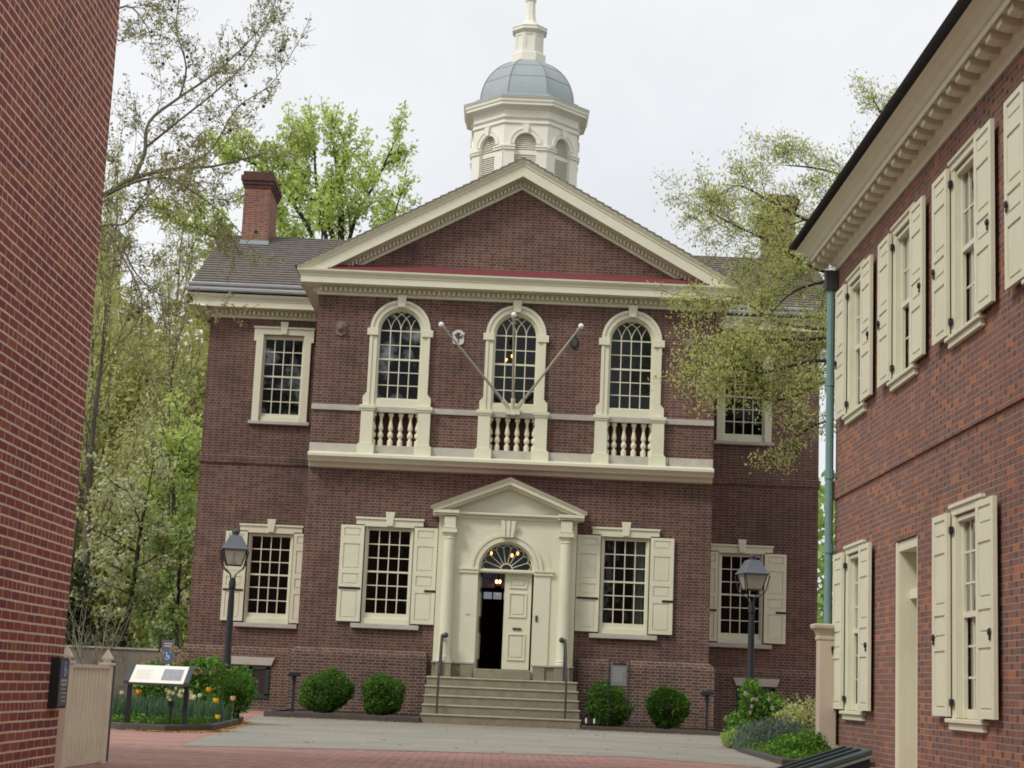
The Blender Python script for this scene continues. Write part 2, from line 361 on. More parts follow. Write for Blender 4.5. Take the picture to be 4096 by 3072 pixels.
bed([(3.75, -9.6), (3.55, -13), (3.5, -16.6), (4.6, -16.2), (4.42, -13.5), (4.42, -13.0), (7.6, -8.5), (7.6, -4.2), (4.7, -4.2)], .05)
# dry catkins swept up along the kerbs
t = NT('dry catkins'); t.base((.46, .26, .07)); t.rough(.95, .1); CATKIN = t.m
mb = MB(); g = random.Random(3)
def scatter(a, b, n, wd):
    for i in range(n):
        q = g.random(); x = a[0]+(b[0]-a[0])*q; y = a[1]+(b[1]-a[1])*q; nx, ny = b[1]-a[1], a[0]-b[0]; l = math.hypot(nx, ny)
        o = g.expovariate(1/wd); x += nx/l*o; y += ny/l*o; an = g.uniform(0, pi); l = g.uniform(.012, .035); wq = .006
        dx, dy = cos(an)*l, sin(an)*l; ex, ey = -sin(an)*wq, cos(an)*wq; z = .010+g.uniform(0, .006)
        mb.add([(x-dx-ex, y-dy-ey, z), (x+dx-ex, y+dy-ey, z), (x+dx+ex, y+dy+ey, z+.006), (x-dx+ex, y-dy+ey, z+.006)], [(0, 1, 2, 3)])
scatter((-1.7, -2.86), (-4.7, -2.86), 900, .03); scatter((4.75, -3.06), (1.76, -2.86), 1100, .03); scatter((1.7, -2.4), (-1.7, -2.4), 400, .03)
scatter((-4.2, -13.2), (-4.55, -7.6), 1200, .05); scatter((-4.75, -14.36), (-4.2, -13.2), 700, .05); scatter((-5.9, -13.75), (-4.75, -14.36), 600, .04)
scatter((3.42, -16.6), (3.64, -9.6), 3000, .09)
for i in range(120):
    q_ = (g.uniform(-4, 3.4), g.uniform(-17, -2.6)); scatter(q_, (q_[0]+.05, q_[1]+.01), 1, .02)
tag(mb.build('dry_litter', CATKIN, recalc=False), kind='stuff')

# ------------------------------------------------------------------ the hall
hall = empty('brick_hall', 'symmetrical two storey red brick hall with cream pediment and domed white cupola', 'building')
W = 4.57; YW = 3.06; XO = 7.54; YB = 12.18; ZT = 9.56; UX = 2.648
mb = MB()
front_holes = [archhole(c*UX, .515, 6.98, 8.727) for c in (-1, 0, 1)] + [rect(c*UX-.54, c*UX+.54, 2.06, 4.215) for c in (-1, 1)] + \
    [archhole(0, .63, 1.0, 3.36)] + [rect(c*UX-.46, c*UX+.46, 6.05, 6.81) for c in (-1, 0, 1)]
wall_panel(mb, [(-W, 0), (W, 0), (W, 10.0), (0, 12.42), (-W, 10.0)], front_holes, FY(0), .36)
for s in (-1, 1):
    x0, x1 = (s*W, s*XO) if s > 0 else (s*XO, s*W)
    wall_panel(mb, rect(x0, x1, 0, ZT), [rect(s*5.69-.515, s*5.69+.515, 6.95, 9.10), rect(s*5.69-.54, s*5.69+.54, 2.06, 4.215), rect(s*5.69-.44, s*5.69+.44, .34, 1.02)], FY(YW), .36)
    mb.box(min(s*W, s*(W-.36)), max(s*W, s*(W-.36)), .36, YW+.36, 0, ZT)                # sides of the projecting bay
    xa, xb = sorted((s*XO, s*(XO-.36)))
    mb.prism([(YW+.36, 0), (YB, 0), (YB, 10.0), ((YW+YB)/2, 12.4), (YW+.36, 10.0)], 'x', xa, xb)   # gable ends
wall_panel(mb, rect(-XO, XO, 0, ZT), [rect(-.72, .72, 3.2, 4.5)], FY(YB), .36)
wallo = mb.build('wall', HALL_BRICK, hall)
# recesses behind the balusters, and the inside of the hall
mb = MB()
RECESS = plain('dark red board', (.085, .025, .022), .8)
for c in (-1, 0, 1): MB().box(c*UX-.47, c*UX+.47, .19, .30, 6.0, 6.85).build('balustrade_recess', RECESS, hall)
mb = MB()
for za, zb in ((1.08, 1.18), (5.55, 5.7), (9.6, 9.7)):
    mb.prism([(-XO+.34, YW+.37), (-W+.34, YW+.37), (-W+.34, .37), (W-.34, .37), (W-.34, YW+.37), (XO-.34, YW+.37), (XO-.34, YB), (-XO+.34, YB)], 'z', za, zb)
mb.build('interior_floor', DARKWOOD, hall)
mb = MB(); mb.box(-XO+.4, -1.6, 4.6, 4.75, 1.2, 5.5); mb.box(1.6, XO-.4, 4.6, 4.75, 1.2, 5.5); mb.box(-XO+.4, XO-.4, 7.6, 7.75, 5.72, 9.6)
mb.build('interior_partition', PLASTER, hall)
# back door and its fanlight, seen right through the hall
BACK_GLASS = glass('dark tinted glass', (.16, .15, .16), .3)  # dark tint put into the glass to dim the light from behind
mb = MB(); wall_panel(mb, rect(-1.0, 1.0, 1.2, 4.6), [archhole(0, .66, 3.62, 3.72, 16), rect(-.55, -.31, 3.30, 3.50), rect(-.27, -.03, 3.30, 3.50), rect(.03, .27, 3.30, 3.50), rect(.31, .55, 3.30, 3.50)], FY(11.9), .06)
for k in range(1, 8): a = pi*k/8; mb.tube([(.12*cos(a), 11.92, 3.70+.12*sin(a)), (.66*cos(a), 11.92, 3.70+.66*sin(a))], .010, 4)
mb.tube([(p[0], 11.92, p[1]) for p in arc(0, 3.70, .40, 0, pi, 12)], .010, 4)
bd = mb.build('back_door', DARKWOOD, hall)
MB().box(-.7, .7, 12.0, 12.004, 3.55, 4.45).build('pane', BACK_GLASS, bd); MB().box(-.6, .6, 12.0, 12.004, 3.25, 3.54).build('pane', glass('clear strip glass', (.45, .47, .48), .3), bd)

# plinth (water table) and brick belts
ring = [(-XO, YW), (-W, YW), (-W, 0), (W, 0), (W, YW), (XO, YW), (XO, YB), (-XO, YB)]   # outward = right of travel
mb = MB(); pp = [(.0, 1.50), (.05, 1.47), (.095, 1.43), (.12, 1.36), (.12, 0), (.0, 0)]
mb.sweep([(-XO, YB), (-XO, YW), (-W, YW), (-W, 0), (-1.68, 0)], pp, False); mb.sweep([(1.68, 0), (W, 0), (W, YW), (XO, YW), (XO, YB)], pp, False)
mb.build('plinth', PLINTH_BRICK, hall)
BELT_MAT = HALL_BRICK
mb = MB(); pb = [(0, 5.88), (.035, 5.89), (.035, 6.06), (.0, 6.09)]
for pth in ([(-XO, YB), (-XO, YW), (-W, YW)], [(W, YW), (XO, YW), (XO, YB)]): MB().sweep(pth, pb, False).build('brick_belt', BELT_MAT, hall)
# stone belts on the bay
for a, b in ((-W, -UX-.785), (-UX+.785, -.785), (.785, UX-.785), (UX+.785, W)): MB().box(a, b, -.045, 0, 6.822, 6.95).build('stone_belt', STONE, hall, bevel=.006)
g = random.Random(5); edges = [-W]
while edges[-1] < W-.5: edges.append(edges[-1]+g.uniform(.8, 1.5))
edges[-1] = W
for a, b in zip(edges, edges[1:]): MB().box(a+.004, b-.004, -.05, 0, 5.855, 6.056).build('stone_block', STONE, hall, bevel=.006)
mb = MB(); mb.prism([(0, 5.87), (-.05, 5.868), (-.40, 5.80), (-.42, 5.785), (-.42, 5.72), (-.39, 5.70), (-.34, 5.66), (-.30, 5.61), (-.14, 5.60), (-.12, 5.575), (-.10, 5.52), (-.04, 5.50), (0, 5.50)], 'x', -W+.02, W-.02)
mb.build('balcony_ledge', CREAM, hall, bevel=.005)

# main cornice round the whole plan, with dentils
def cornice(mb, path, zb, closed=True):
    mb.sweep(path, [(.0, zb), (.035, zb), (.04, zb+.05), (.045, zb+.065), (.045, zb+.165), (.09, zb+.175), (.11, zb+.20), (.375, zb+.215), (.39, zb+.20), (.39, zb+.345), (.405, zb+.355), (.41, zb+.385), (.44, zb+.415), (.475, zb+.46), (.48, zb+.50), (0, zb+.515)], closed)
def dentils(mb, a, b, zb, out0=.04, out1=.145, h=.095, step=.112, wd=.058):
    a = Vector(a); b = Vector(b); d = (b-a); L = d.length; d.normalize(); nrm = Vector((d.y, -d.x)); n = int(L/step)
    for i in range(n):
        c = a+d*(L*(i+.5)/n)
        q = [c-d*wd/2+nrm*out0, c+d*wd/2+nrm*out0, c+d*wd/2+nrm*out1, c-d*wd/2+nrm*out1]
        mb.prism([(p.x, p.y) for p in q], 'z', zb+.075, zb+.075+h)
ZC = 9.49
pav = [(-W, YW), (-W, 0), (W, 0), (W, YW)]
mb = MB(); cornice(mb, ring, ZC)
for a, b in (((-XO, YW), (-W, YW)), ((-W, YW), (-W, 0)), ((-W, 0), (W, 0)), ((W, 0), (W, YW)), ((W, YW), (XO, YW)), ((-XO, YB), (-XO, YW))): dentils(mb, a, b, ZC)
mb.build('cornice', CREAM, hall)
# pediment of the bay
SL = .547; ZA = 12.80
def rake(mb, prof, zmin, xmax):                 # prof [(drop, y)] ; swept along both slopes
    rows = []
    for d, y in prof:
        xe = min(xmax, (ZA-d-zmin)/SL); rows.append([(-xe, y, ZA-d-SL*xe), (0, y, ZA-d), (xe, y, ZA-d-SL*xe)])
    mb.loft(rows); k = len(rows)
    for e in (0, 2): mb.add([r[e] for r in rows], [tuple(range(k))])
mb = MB()
rake(mb, [(.0, .3), (.0, -.49), (.035, -.485), (.075, -.46), (.115, -.43), (.15, -.425), (.165, -.405), (.165, -.404), (.405, -.404), (.395, -.385), (.41, -.13), (.44, -.10), (.45, -.045), (.55, -.045), (.565, -.04), (.615, -.035), (.617, .0), (.617, .3)], 10.005, 5.06)
mb.build('raking_cornice', CREAM, hall)
mb = MB()
n = 52
for s in (-1, 1):
    mb = MB()
    for i in range(n):
        x = .06+i*.0835*1.0; zt = ZA-.45-SL*x
        if zt < 10.2: break
        x0 = x-.026; x1 = x+.026
        mb.add([(s*xx, yy, ZA-dd-SL*xx) for xx in (x0, x1) for yy in (-.04, -.145) for dd in (.448, .54)],
               [(0, 1, 3, 2), (4, 6, 7, 5), (0, 4, 5, 1), (2, 3, 7, 6), (0, 2, 6, 4), (1, 5, 7, 3)])
    mb.build('dentil_row', CREAM, hall)
mb = MB(); mb.prism([(-.475, 9.998), (-.475, 10.01), (-.03, 10.225), (-.004, 10.235), (-.004, 10.0)], 'x', -4.35, 4.35); mb.build('pediment_flashing', RED_METAL, hall)

# roofs, laid in courses
def slope(mb, e0, e1, r0, r1, n, th=.036):       # eave corners e0,e1 to ridge corners r0,r1
    e0, e1, r0, r1 = map(Vector, (e0, e1, r0, r1)); nn = (e1-e0).cross(r0-e0).normalized()
    if nn.z < 0: nn = -nn
    for i in range(n):
        a, b = i/n, min(1, (i+1.15)/n)
        p = [e0.lerp(r0, a)+nn*th*1.6, e1.lerp(r1, a)+nn*th*1.6, e1.lerp(r1, b)+nn*th*.4, e0.lerp(r0, b)+nn*th*.4]
        mb.add([*p, *(q-nn*th*1.1 for q in p)], [(0, 1, 2, 3), (0, 4, 5, 1), (0, 3, 7, 4), (1, 5, 6, 2), (2, 6, 7, 3), (7, 6, 5, 4)])
mb = MB(); RY = 7.62; ZR = 12.76; ZE = 10.0
for s in (-1, 1):
    slope(mb, (s*8.12, 2.54, ZE), (s*4.9, 2.54, ZE), (s*8.12, RY, ZR), (0, RY, ZR), 26)
    slope(mb, (s*8.16, 12.84, ZE), (s*4.9, 12.84, ZE), (s*8.16, RY, ZR), (0, RY, ZR), 16)
    slope(mb, (s*5.10, -.51, ZA-SL*5.10), (s*5.10, 4.0, ZA-SL*5.10), (0, -.51, ZA), (0, RY, ZA), 30, .024)
mb.build('roof', SHINGLE, hall)
mb = MB()
for s in (-1, 1):
    a, b = sorted((s*8.13, s*5.12))
    for y in (2.56, 2.98):
        z = ZE+(y-2.54)*(ZR-ZE)/(RY-2.54); MB().prism([(y-.02, z+.05), (y+.06, z+.10), (y+.05, z+.125), (y-.03, z+.095)], 'x', a, b).build('pole_gutter', GALV, hall)
mb = MB()
for s in (-1, 1): mb.add([(s*5.16, 1.2, 9.96), (s*5.10, 2.5, 10.06), (s*3.6, 4.2, 10.90), (s*3.72, 4.0, 10.95)], [(0, 1, 2, 3)])
mb.build('valley_flashing', GALV, hall)
# side gable cornices of the wings
mb = MB()
for s in (-1, 1):
    prof = [(.05, 0), (.05, .56), (.16, .53), (.30, .54), (.34, .08), (.55, .05), (.55, 0)]; rows = []
    for d, o in prof: rows.append([(s*(XO+o), 2.56, ZE-d), (s*(XO+o), RY, ZR-d), (s*(XO+o), 12.8, ZE-d)])
    mb.loft(rows)
mb.build('gable_trim', CREAM, hall)
# chimneys
def chimney(x0, x1, y0, y1, zt):
    mb = MB().box(x0, x1, y0, y1, 11.2, zt-.45); c = mb.build('chimney', CHIM_BRICK, hall)
    mb = MB()
    for k, (d, za, zb) in enumerate(((.03, zt-.45, zt-.36), (.065, zt-.36, zt-.26), (.10, zt-.26, zt-.12), (.05, zt-.12, zt))): mb.box(x0-d, x1+d, y0-d, y1+d, za, zb)
    mb.build('chimney_cap', plain('sooty brick', (.105, .052, .042), .95, var=.65, scale=9, bump=.02), c)
    mb = MB().box(x0-.05, x1+.05, y0-.06, y1+.06, 12.30, 12.44); mb.build('lead_apron', LEAD, c)
chimney(-7.54, -6.83, 6.85, 8.4, 14.38); chimney(6.83, 7.54, 6.85, 8.4, 14.38)

# sash with muntins and panes -------------------------------------------------
def shutter_mb(w_, z0, z1, face=-1, d=.045):
    """leaf standing in the xz plane, x 0..w, outer face towards -y; panels sunk in stiles and rails"""
    mb = MB(); h = z1-z0; mb.box(0, w_, -.012, .012, z0, z1)
    rails = [(0, .03), (.115, .195), (.455, .505), (.615, .68), (.965, 1)]
    fr = [(z1-b*h, z1-a*h) for a, b in rails]; st = .075*w_/.5
    for a, b in fr: mb.box(st, w_-st, -.03, -.012, a, b)
    mb.box(0, st, -.03, -.012, z0, z1); mb.box(w_-st, w_, -.03, -.012, z0, z1)
    for (a, _), (_, b) in zip(fr, fr[1:]):           # raised fields
        mb.box(st+.03, w_-st-.03, -.024, -.012, b+.03, a-.03)
    return mb
def grid(mb, x0, x1, z0, z1, nc, nr, y0, y1, meet=None, b=.011):
    mb2 = mb
    for i in range(1, nc): x = x0+(x1-x0)*i/nc; mb2.box(x-b, x+b, y0, y1, z0, z1)
    for i in range(1, nr):
        z = z0+(z1-z0)*i/nr
        if meet == i: mb2.box(x0, x1, y0-.012, y1, z-.02, z+.02)
        else: mb2.box(x0, x1, y0+.003, y1-.003, z-b, z+b)
def sash_rect(parent, z0, z1, hw, hole, zb, zt, y=.07, gl=None):
    mb = MB()
    grid(mb, -hw, hw, z0, z1, 4, 6, y, y+.035, 3)
    for s in (-1, 1): a, b = sorted((s*hw, s*hole)); mb.box(a, b, y-.012, y+.05, zb, zt)
    mb.box(-hw, hw, y-.012, y+.05, zb, z0); mb.box(-hw, hw, y-.012, y+.05, z1, zt)
    mb.build('sash', CREAM, parent)
    p = MB().box(-hw, hw, y+.016, y+.020, z0, z1); p.build('pane', gl or GLASS, parent)
def trapez(mb, x0t, x0b, zt, zb, y0, y1): mb.prism([(-x0b, zb), (x0b, zb), (x0t, zt), (-x0t, zt)], 'y', y0, y1)

def lower_window(x, y, shut_l=True):
    mb = MB()
    # header with ears and moulding, side linings, bottom rail
    mb.box(-.75, .75, -.07, 0, 4.255, 4.375); mb.box(-.77, .77, -.10, 0, 4.375, 4.42); mb.box(-.555, .555, -.07, 0, 4.215, 4.255)
    for s in (-1, 1):
        a, b = sorted((s*.54, s*.49)); mb.box(a, b, .0, .07, 2.1, 4.215)
    mb.box(-.54, .54, .002, .06, 2.06, 2.18)
    wdw = mb.build('window', CREAM, hall, loc=(x, y, 0), bevel=.004)
    k = MB(); trapez(k, .105, .065, 4.55, 4.235, -.115, -.072); k.build('keystone', CREAM, wdw, bevel=.006)
    k = MB().box(-.755, .755, -.10, .2, 1.955, 2.055); k.build('sill', STONE, wdw, bevel=.008)
    sash_rect(wdw, 2.30, 4.14, .46, .49, 2.18, 4.215)
    for s in (-1, 1):
        o = shutter_mb(.525, 2.092, 4.23).build('shutter', CREAM, wdw, loc=(-1.085 if s < 0 else .56, -.05, 0), rot=(0, 0, 0))
        k = MB().box(.02, .50, -.042, -.03, 2.80, 2.85) if s < 0 else MB().box(.28, .525, -.042, -.03, 2.80, 2.85)
        k.build('strap_hinge', IRON, o)
    return wdw
for x, y in ((-UX, 0), (UX, 0), (-5.69, YW), (5.69, YW)): wd = lower_window(x, y)
def upper_window(x, y):
    mb = MB(); z0 = 6.95
    mb.box(-.735, .735, -.07, 0, 9.10, 9.25); mb.box(-.755, .755, -.10, 0, 9.25, 9.295); mb.box(-.735, -.50, -.07, 0, 8.93, 9.10); mb.box(.50, .735, -.07, 0, 8.93, 9.10)
    for s in (-1, 1):
        a, b = sorted((s*.675, s*.50)); mb.box(a, b, -.07, 0, z0, 8.93)
        a, b = sorted((s*.515, s*.48)); mb.box(a, b, .0, .07, z0, 9.1)
        a, b = sorted((s*.735, s*.675)); mb.box(a, b, -.085, 0, z0, 7.15) if False else None
    mb.box(-.50, .50, .0, .06, 6.95, 7.06)
    wdw = mb.build('window', CREAM, hall, loc=(x, y, 0), bevel=.004)
    k = MB(); trapez(k, .10, .065, 9.42, 9.11, -.115, -.072); k.build('keystone', CREAM, wdw, bevel=.006)
    k = MB().box(-.745, .745, -.11, .2, 6.865, 6.945); k.build('sill', STONE, wdw, bevel=.008)
    sash_rect(wdw, 7.145, 9.0, .455, .48, 7.06, 9.1, gl=GLASS_WAVY if x < 0 else GLASS)
for x in (-5.69, 5.69): upper_window(x, YW)
def basement_window(x):
    mb = MB()
    for s in (-1, 0, 1): mb.box(s*.40-.045, s*.40+.045, .0, .08, .36, 1.02)
    mb.box(-.445, .445, .0, .08, .30, .40); mb.box(-.445, .445, .0, .08, .97, 1.03)
    wdw = mb.build('basement_window', plain('dark green paint', (.03, .05, .042), .6), hall, loc=(x, YW-.155, 0))
    k = MB(); k.prism([(-.485, 1.062), (.485, 1.062), (.56, 1.25), (-.56, 1.25)], 'y', -.02, .05); k.build('lintel', STONE, wdw, bevel=.006)
    MB().box(-.40, .40, .022, .027, .4, .97).build('pane', plain('dark opening board', (.035, .025, .022), .5), wdw)  # near-black board puts the shade of the dark opening into colour
for x in (-5.95, 6.08): basement_window(x)

def arched_window(x):
    ZS = 8.727; mb = MB()
    # architrave: jambs, arch ring
    def ring_(r0, r1, y0, y1, a0=0, a1=pi, n=28):
        o = arc(0, ZS, r1, a0, a1, n); i = arc(0, ZS, r0, a0, a1, n)
        for k in range(n): mb.prism([o[k], o[k+1], i[k+1], i[k]], 'y', y0, y1)
    ring_(.515, .62, -.06, .0); ring_(.62, .69, -.085, .0)
    ring_(.475, .52, .0, .08)
    for s in (-1, 1):
        a, b = sorted((s*.515, s*.62)); mb.box(a, b, -.06, 0, 6.95, 8.58)
        a, b = sorted((s*.62, s*.69)); mb.box(a, b, -.085, 0, 7.25, 8.58)
        a, b = sorted((s*.475, s*.52)); mb.box(a, b, .0, .08, 6.95, ZS)
        mb.prism([(s*.62, 6.955), (s*.77, 6.955), (s*.775, 7.13), (s*.765, 7.18), (s*.735, 7.20), (s*.70, 7.25), (s*.62, 7.25)], 'y', -.085, 0)   # scroll foot
        a, b = sorted((s*.50, s*.75)); mb.box(a, b, -.11, 0, 8.58, 8.742)                                                                  # impost
    mb.box(-.515, .515, -.02, .08, 6.94, 7.13)
    wdw = mb.build('arched_window', CREAM, hall, loc=(x, 0, 0), bevel=.004)
    k = MB(); trapez(k, .11, .078, 9.53, 9.25, -.14, -.088); k.build('keystone', CREAM, wdw, bevel=.006)
    mb = MB(); y = .075; b = .010; r = .46
    grid(mb, -r, r, 7.16, ZS, 4, 1, y, y+.035)
    for z, t_ in ((7.46, b), (7.76, b), (8.06, .02), (8.393, b), (ZS, .013)): mb.box(-r, r, y+.002-(.012 if t_ > b+.005 else 0), y+.033, z-t_, z+t_)
    for s in (-1, 1): a, bb = sorted((s*r, s*.478)); mb.box(a, bb, y-.012, y+.05, 7.13, ZS)
    mb.box(-r, r, y-.012, y+.05, 7.10, 7.16)
    o = arc(0, ZS, .478, 0, pi, 24); i = arc(0, ZS, r-.008, 0, pi, 24)
    for k in range(24): mb.prism([o[k], o[k+1], i[k+1], i[k]], 'y', y-.012, y+.05)
    for xm in (-.46, -.23, 0, .23, .46):                                    # intersecting tracery
        for s in (-1, 1):
            cx = xm+s*r; pts = []
            for q in range(25):
                th = (pi - q*pi/2/24) if s > 0 else q*pi/2/24
                px, pz = cx+r*cos(th), ZS+r*sin(th)
                if px*px+(pz-ZS)**2 > (r-.004)**2: break
                pts.append((px, y+.016, pz))
            if len(pts) > 2: mb.tube(pts, .0105, 5)
    mb.build('sash', CREAM, wdw)
    p = MB(); p.prism([(-r, 7.16), (r, 7.16)]+arc(0, ZS, r, 0, pi, 24), 'y', y+.03, y+.034); p.build('pane', GLASS_WAVY if x < -1 else GLASS, wdw)
    return wdw
aw = [arched_window(c*UX) for c in (-1, 0, 1)]
BAL = [(.062, 0), (.062, .13), (.05, .14), (.034, .16), (.034, .185), (.055, .205), (.066, .25), (.06, .29), (.04, .32), (.03, .345), (.05, .375), (.058, .42), (.05, .47), (.033, .56), (.028, .62), (.044, .65), (.03, .67), (.055, .69), (.062, .70), (.062, .76)]
def balustrade(x):
    bl = MB().box(-.505, .505, -.10, .19, 6.81, 6.935).build('balustrade', STONE, hall, loc=(x, 0, 0), bevel=.006)
    for s in (-1, 1):
        mb = MB(); a, b = sorted((s*.505, s*.785)); mb.box(a, b, -.15, 0, 6.08, 6.83); mb.box(a-.02, b+.02, -.17, 0, 6.83, 6.875); mb.box(a-.04, b+.04, -.19, 0, 6.875, 6.955)
        mb.prism([(a-.05, 5.83), (b+.05, 5.83), (b+.05, 6.04), (b, 6.085), (a, 6.085), (a-.05, 6.04)], 'y', -.19, 0)
        mb.build('pedestal', CREAM, bl, bevel=.005)
    first = None
    for q in (-.333, -.111, .111, .333):
        if first is None: first = MB().lathe((0, 0, 0), BAL, 12).build('baluster', CREAM, bl, smooth=True, loc=(q, .03, 6.045))
        else: o = first.copy(); col.objects.link(o); o.parent = bl; o.location = (q, .03, 6.045)
    for s in (-1, 1): o = first.copy(); col.objects.link(o); o.parent = bl; o.location = (s*.50, .03, 6.045)
for c in (-1, 0, 1): balustrade(c*UX)

# ------------------------------------------------------------------ doorway
mb = MB(); Y0 = -.30
wall_panel(mb, rect(-1.54, 1.54, 1.0, 4.47), [archhole(0, .62, 1.0, 3.36)], FY(Y0), .30)
door = mb.build('doorway', CREAM, hall)
mb = MB(); n = 30
for r0, r1, y0 in ((.62, .70, Y0-.05), (.70, .735, Y0-.03), (.735, .80, Y0-.06), (.80, .985, Y0-.012)):
    o = arc(0, 3.36, r1, 0, pi, n); i = arc(0, 3.36, r0, 0, pi, n)
    for k in range(n): mb.prism([o[k], o[k+1], i[k+1], i[k]], 'y', y0, Y0)
for s in (-1, 1):
    a, b = sorted((s*.62, s*.98)); mb.box(a, b, Y0-.03, Y0, 1.30, 3.26)
    a, b = sorted((s*.615, s*1.05)); mb.box(a, b, Y0-.06, Y0, 3.26, 3.30); mb.box(a, b, Y0-.045, Y0, 3.30, 3.33); mb.box(a, b, Y0-.075, Y0, 3.33, 3.375)
mb.build('arch_moulding', CREAM, door)
mb = MB(); trapez(mb, .20, .13, 4.30, 4.07, Y0-.09, Y0-.063)
for k in (-1, 0, 1): mb.prism([(k*.085-.034, 4.07), (k*.085+.034, 4.07), (k*.12+.045, 4.44), (k*.12-.045, 4.44)], 'y', Y0-.14, Y0-.093)
mb.build('keystone', CREAM, door)
col_prof = [(.165, 1.30), (.165, 1.345), (.15, 1.365), (.16, 1.39), (.14, 1.42), (.135, 1.44), (.135, 2.4), (.118, 3.98), (.13, 3.99), (.13, 4.01), (.12, 4.02), (.12, 4.06), (.14, 4.09), (.155, 4.12)]
for s in (-1, 1):
    mb = MB().lathe((0, 0, 0), col_prof, 20); mb.box(-.165, .165, -.165, .165, 4.12, 4.17)
    mb.box(-.125, .125, -.125, .2, 4.17, 4.47); mb.box(-.16, .16, -.16, .2, 4.17, 4.205); mb.box(-.145, .145, -.145, .2, 4.22, 4.25)
    mb.build('column', CREAM, door, smooth=True, loc=(s*1.295, Y0-.09, 0))
    mb = MB(); a, b = sorted((s*.66, s*.93)); mb.box(a, b, Y0-.07, 0, .96, 1.27); mb.box(s*1.295-.17, s*1.295+.17, Y0-.28, Y0-.04, .96, 1.27)
    a, b = sorted((s*.93, s*1.55)); mb.box(a, b, Y0-.03, 0, .96, 1.265)
    mb.build('plinth_block', STEP_STONE, door, bevel=.006)
    mb = MB(); a, b = sorted((s*.64, s*1.56)); mb.box(a, b, Y0-.085, 0, 1.27, 1.305); mb.box(s*1.295-.185, s*1.295+.185, Y0-.295, Y0-.085, 1.27, 1.305); mb.build('base_moulding', STONE, door)
# pediment over the door
mb = MB(); YE = Y0-.12
mb.box(-1.56, 1.56, Y0-.04, 0, 4.47, 4.53); mb.box(-1.50, 1.50, Y0-.08, 0, 4.53, 4.60)
for s in (-1, 1):
    a, b = sorted((s*1.10, s*1.68)); mb.box(a, b, YE-.16, 0, 4.55, 4.615); mb.box(a, b, YE-.10, 0, 4.50, 4.55)
mb.box(-1.1, 1.1, YE-.02, 0, 4.555, 4.60)
sl = (5.385-4.69)/1.73; rows = []
for d, y in ((0, 0), (0, YE-.22), (.03, YE-.215), (.055, YE-.185), (.085, YE-.17), (.085, YE-.165), (.15, YE-.165), (.16, YE-.10), (.19, YE-.06), (.22, YE-.04), (.225, Y0), (.225, 0)):
    xe = 1.735 if d < .08 else min(1.735, (5.385-d-4.612)/sl); rows.append([(-xe, y, 5.385-d-sl*xe), (0, y, 5.385-d), (xe, y, 5.385-d-sl*xe)])
mb.loft(rows)
for e in (0, 2): mb.add([r[e] for r in rows], [tuple(range(len(rows)))])
mb.prism([(-1.45, 4.60), (1.45, 4.60), (0, 5.20)], 'y', Y0-.005, 0)
mb.build('door_pediment', CREAM, door)
mb = MB()
mb.loft([[(-1.75, y, 4.69+dz), (0, y, 5.392+dz), (1.75, y, 4.69+dz)] for y, dz in ((0, .03), (YE-.235, .012), (YE-.235, -.004), (0, .0))])
mb.build('pediment_roof', RED_METAL, door)
# fanlight
mb = MB(); yf = Y0+.16
mb.box(-.62, .62, Y0+.02, Y0+.2, 3.285, 3.37); mb.box(-.62, .62, Y0-.005, Y0+.02, 3.31, 3.345)
o = arc(0, 3.37, .62, 0, pi, 24); i = arc(0, 3.37, .565, 0, pi, 24)
for k in range(24): mb.prism([o[k], o[k+1], i[k+1], i[k]], 'y', yf-.05, yf+.03)
mb.tube([(p[0], yf, p[1]) for p in arc(0, 3.37, .13, 0, pi, 14)], .012, 5)
ns = 9
for k in range(1, ns): a = pi*k/ns; mb.tube([(.13*cos(a), yf, 3.37+.13*sin(a)), (.47*cos(a), yf, 3.37+.47*sin(a))], .009, 5)
for k in range(ns):                                                    # scalloped outer border
    a0, a1 = pi*k/ns, pi*(k+1)/ns; p0 = Vector((.47*cos(a0), .47*sin(a0))); p1 = Vector((.47*cos(a1), .47*sin(a1))); mm = (p0+p1)/2; rr = (p1-p0).length/2; d = mm.normalized(); e = (p1-p0).normalized()
    mb.tube([(mm.x+rr*(cos(q)*e.x+sin(q)*d.x), yf, 3.37+mm.y+rr*(cos(q)*e.y+sin(q)*d.y)) for q in [pi*j/8 for j in range(9)]], .009, 5)
fan = mb.build('fanlight', CREAM, door)
MB().prism(arc(0, 3.37, .565, 0, pi, 24), 'y', yf+.02, yf+.024).build('pane', GLASS, fan)
# door leaves: right one shut, left one swung in
def leaf():
    mb = MB().box(0, .60, -.02, .03, 1.185, 3.29)
    for za, zb in ((3.0, 3.18), (2.36, 2.84), (1.42, 1.94)):
        mb.box(.13, .47, -.045, -.02, za-.035, za); mb.box(.13, .47, -.045, -.02, zb, zb+.035); mb.box(.10, .13, -.045, -.02, za-.035, zb+.035); mb.box(.47, .50, -.045, -.02, za-.035, zb+.035)
        mb.box(.17, .43, -.035, -.02, za+.04, zb-.04)
    return mb
lf = leaf().build('door_leaf', CREAM, door, loc=(-.02, Y0+.17, 0), bevel=.003)
MB().box(.215, .40, -.045, -.02, 2.05, 2.10).build('letter_slot', DARK_GREY, lf)
leaf().build('door_leaf', CREAM, door, loc=(-.60, Y0+.30, 0), rot=(0, 0, R(86)))
MB().box(.68, .73, Y0-.055, Y0-.03, 2.25, 2.38).build('door_bell', DARK_GREY, door)
MB().box(-.86, -.76, Y0-.035, Y0-.03, 2.32, 2.36).build('door_notice', STONE, door)
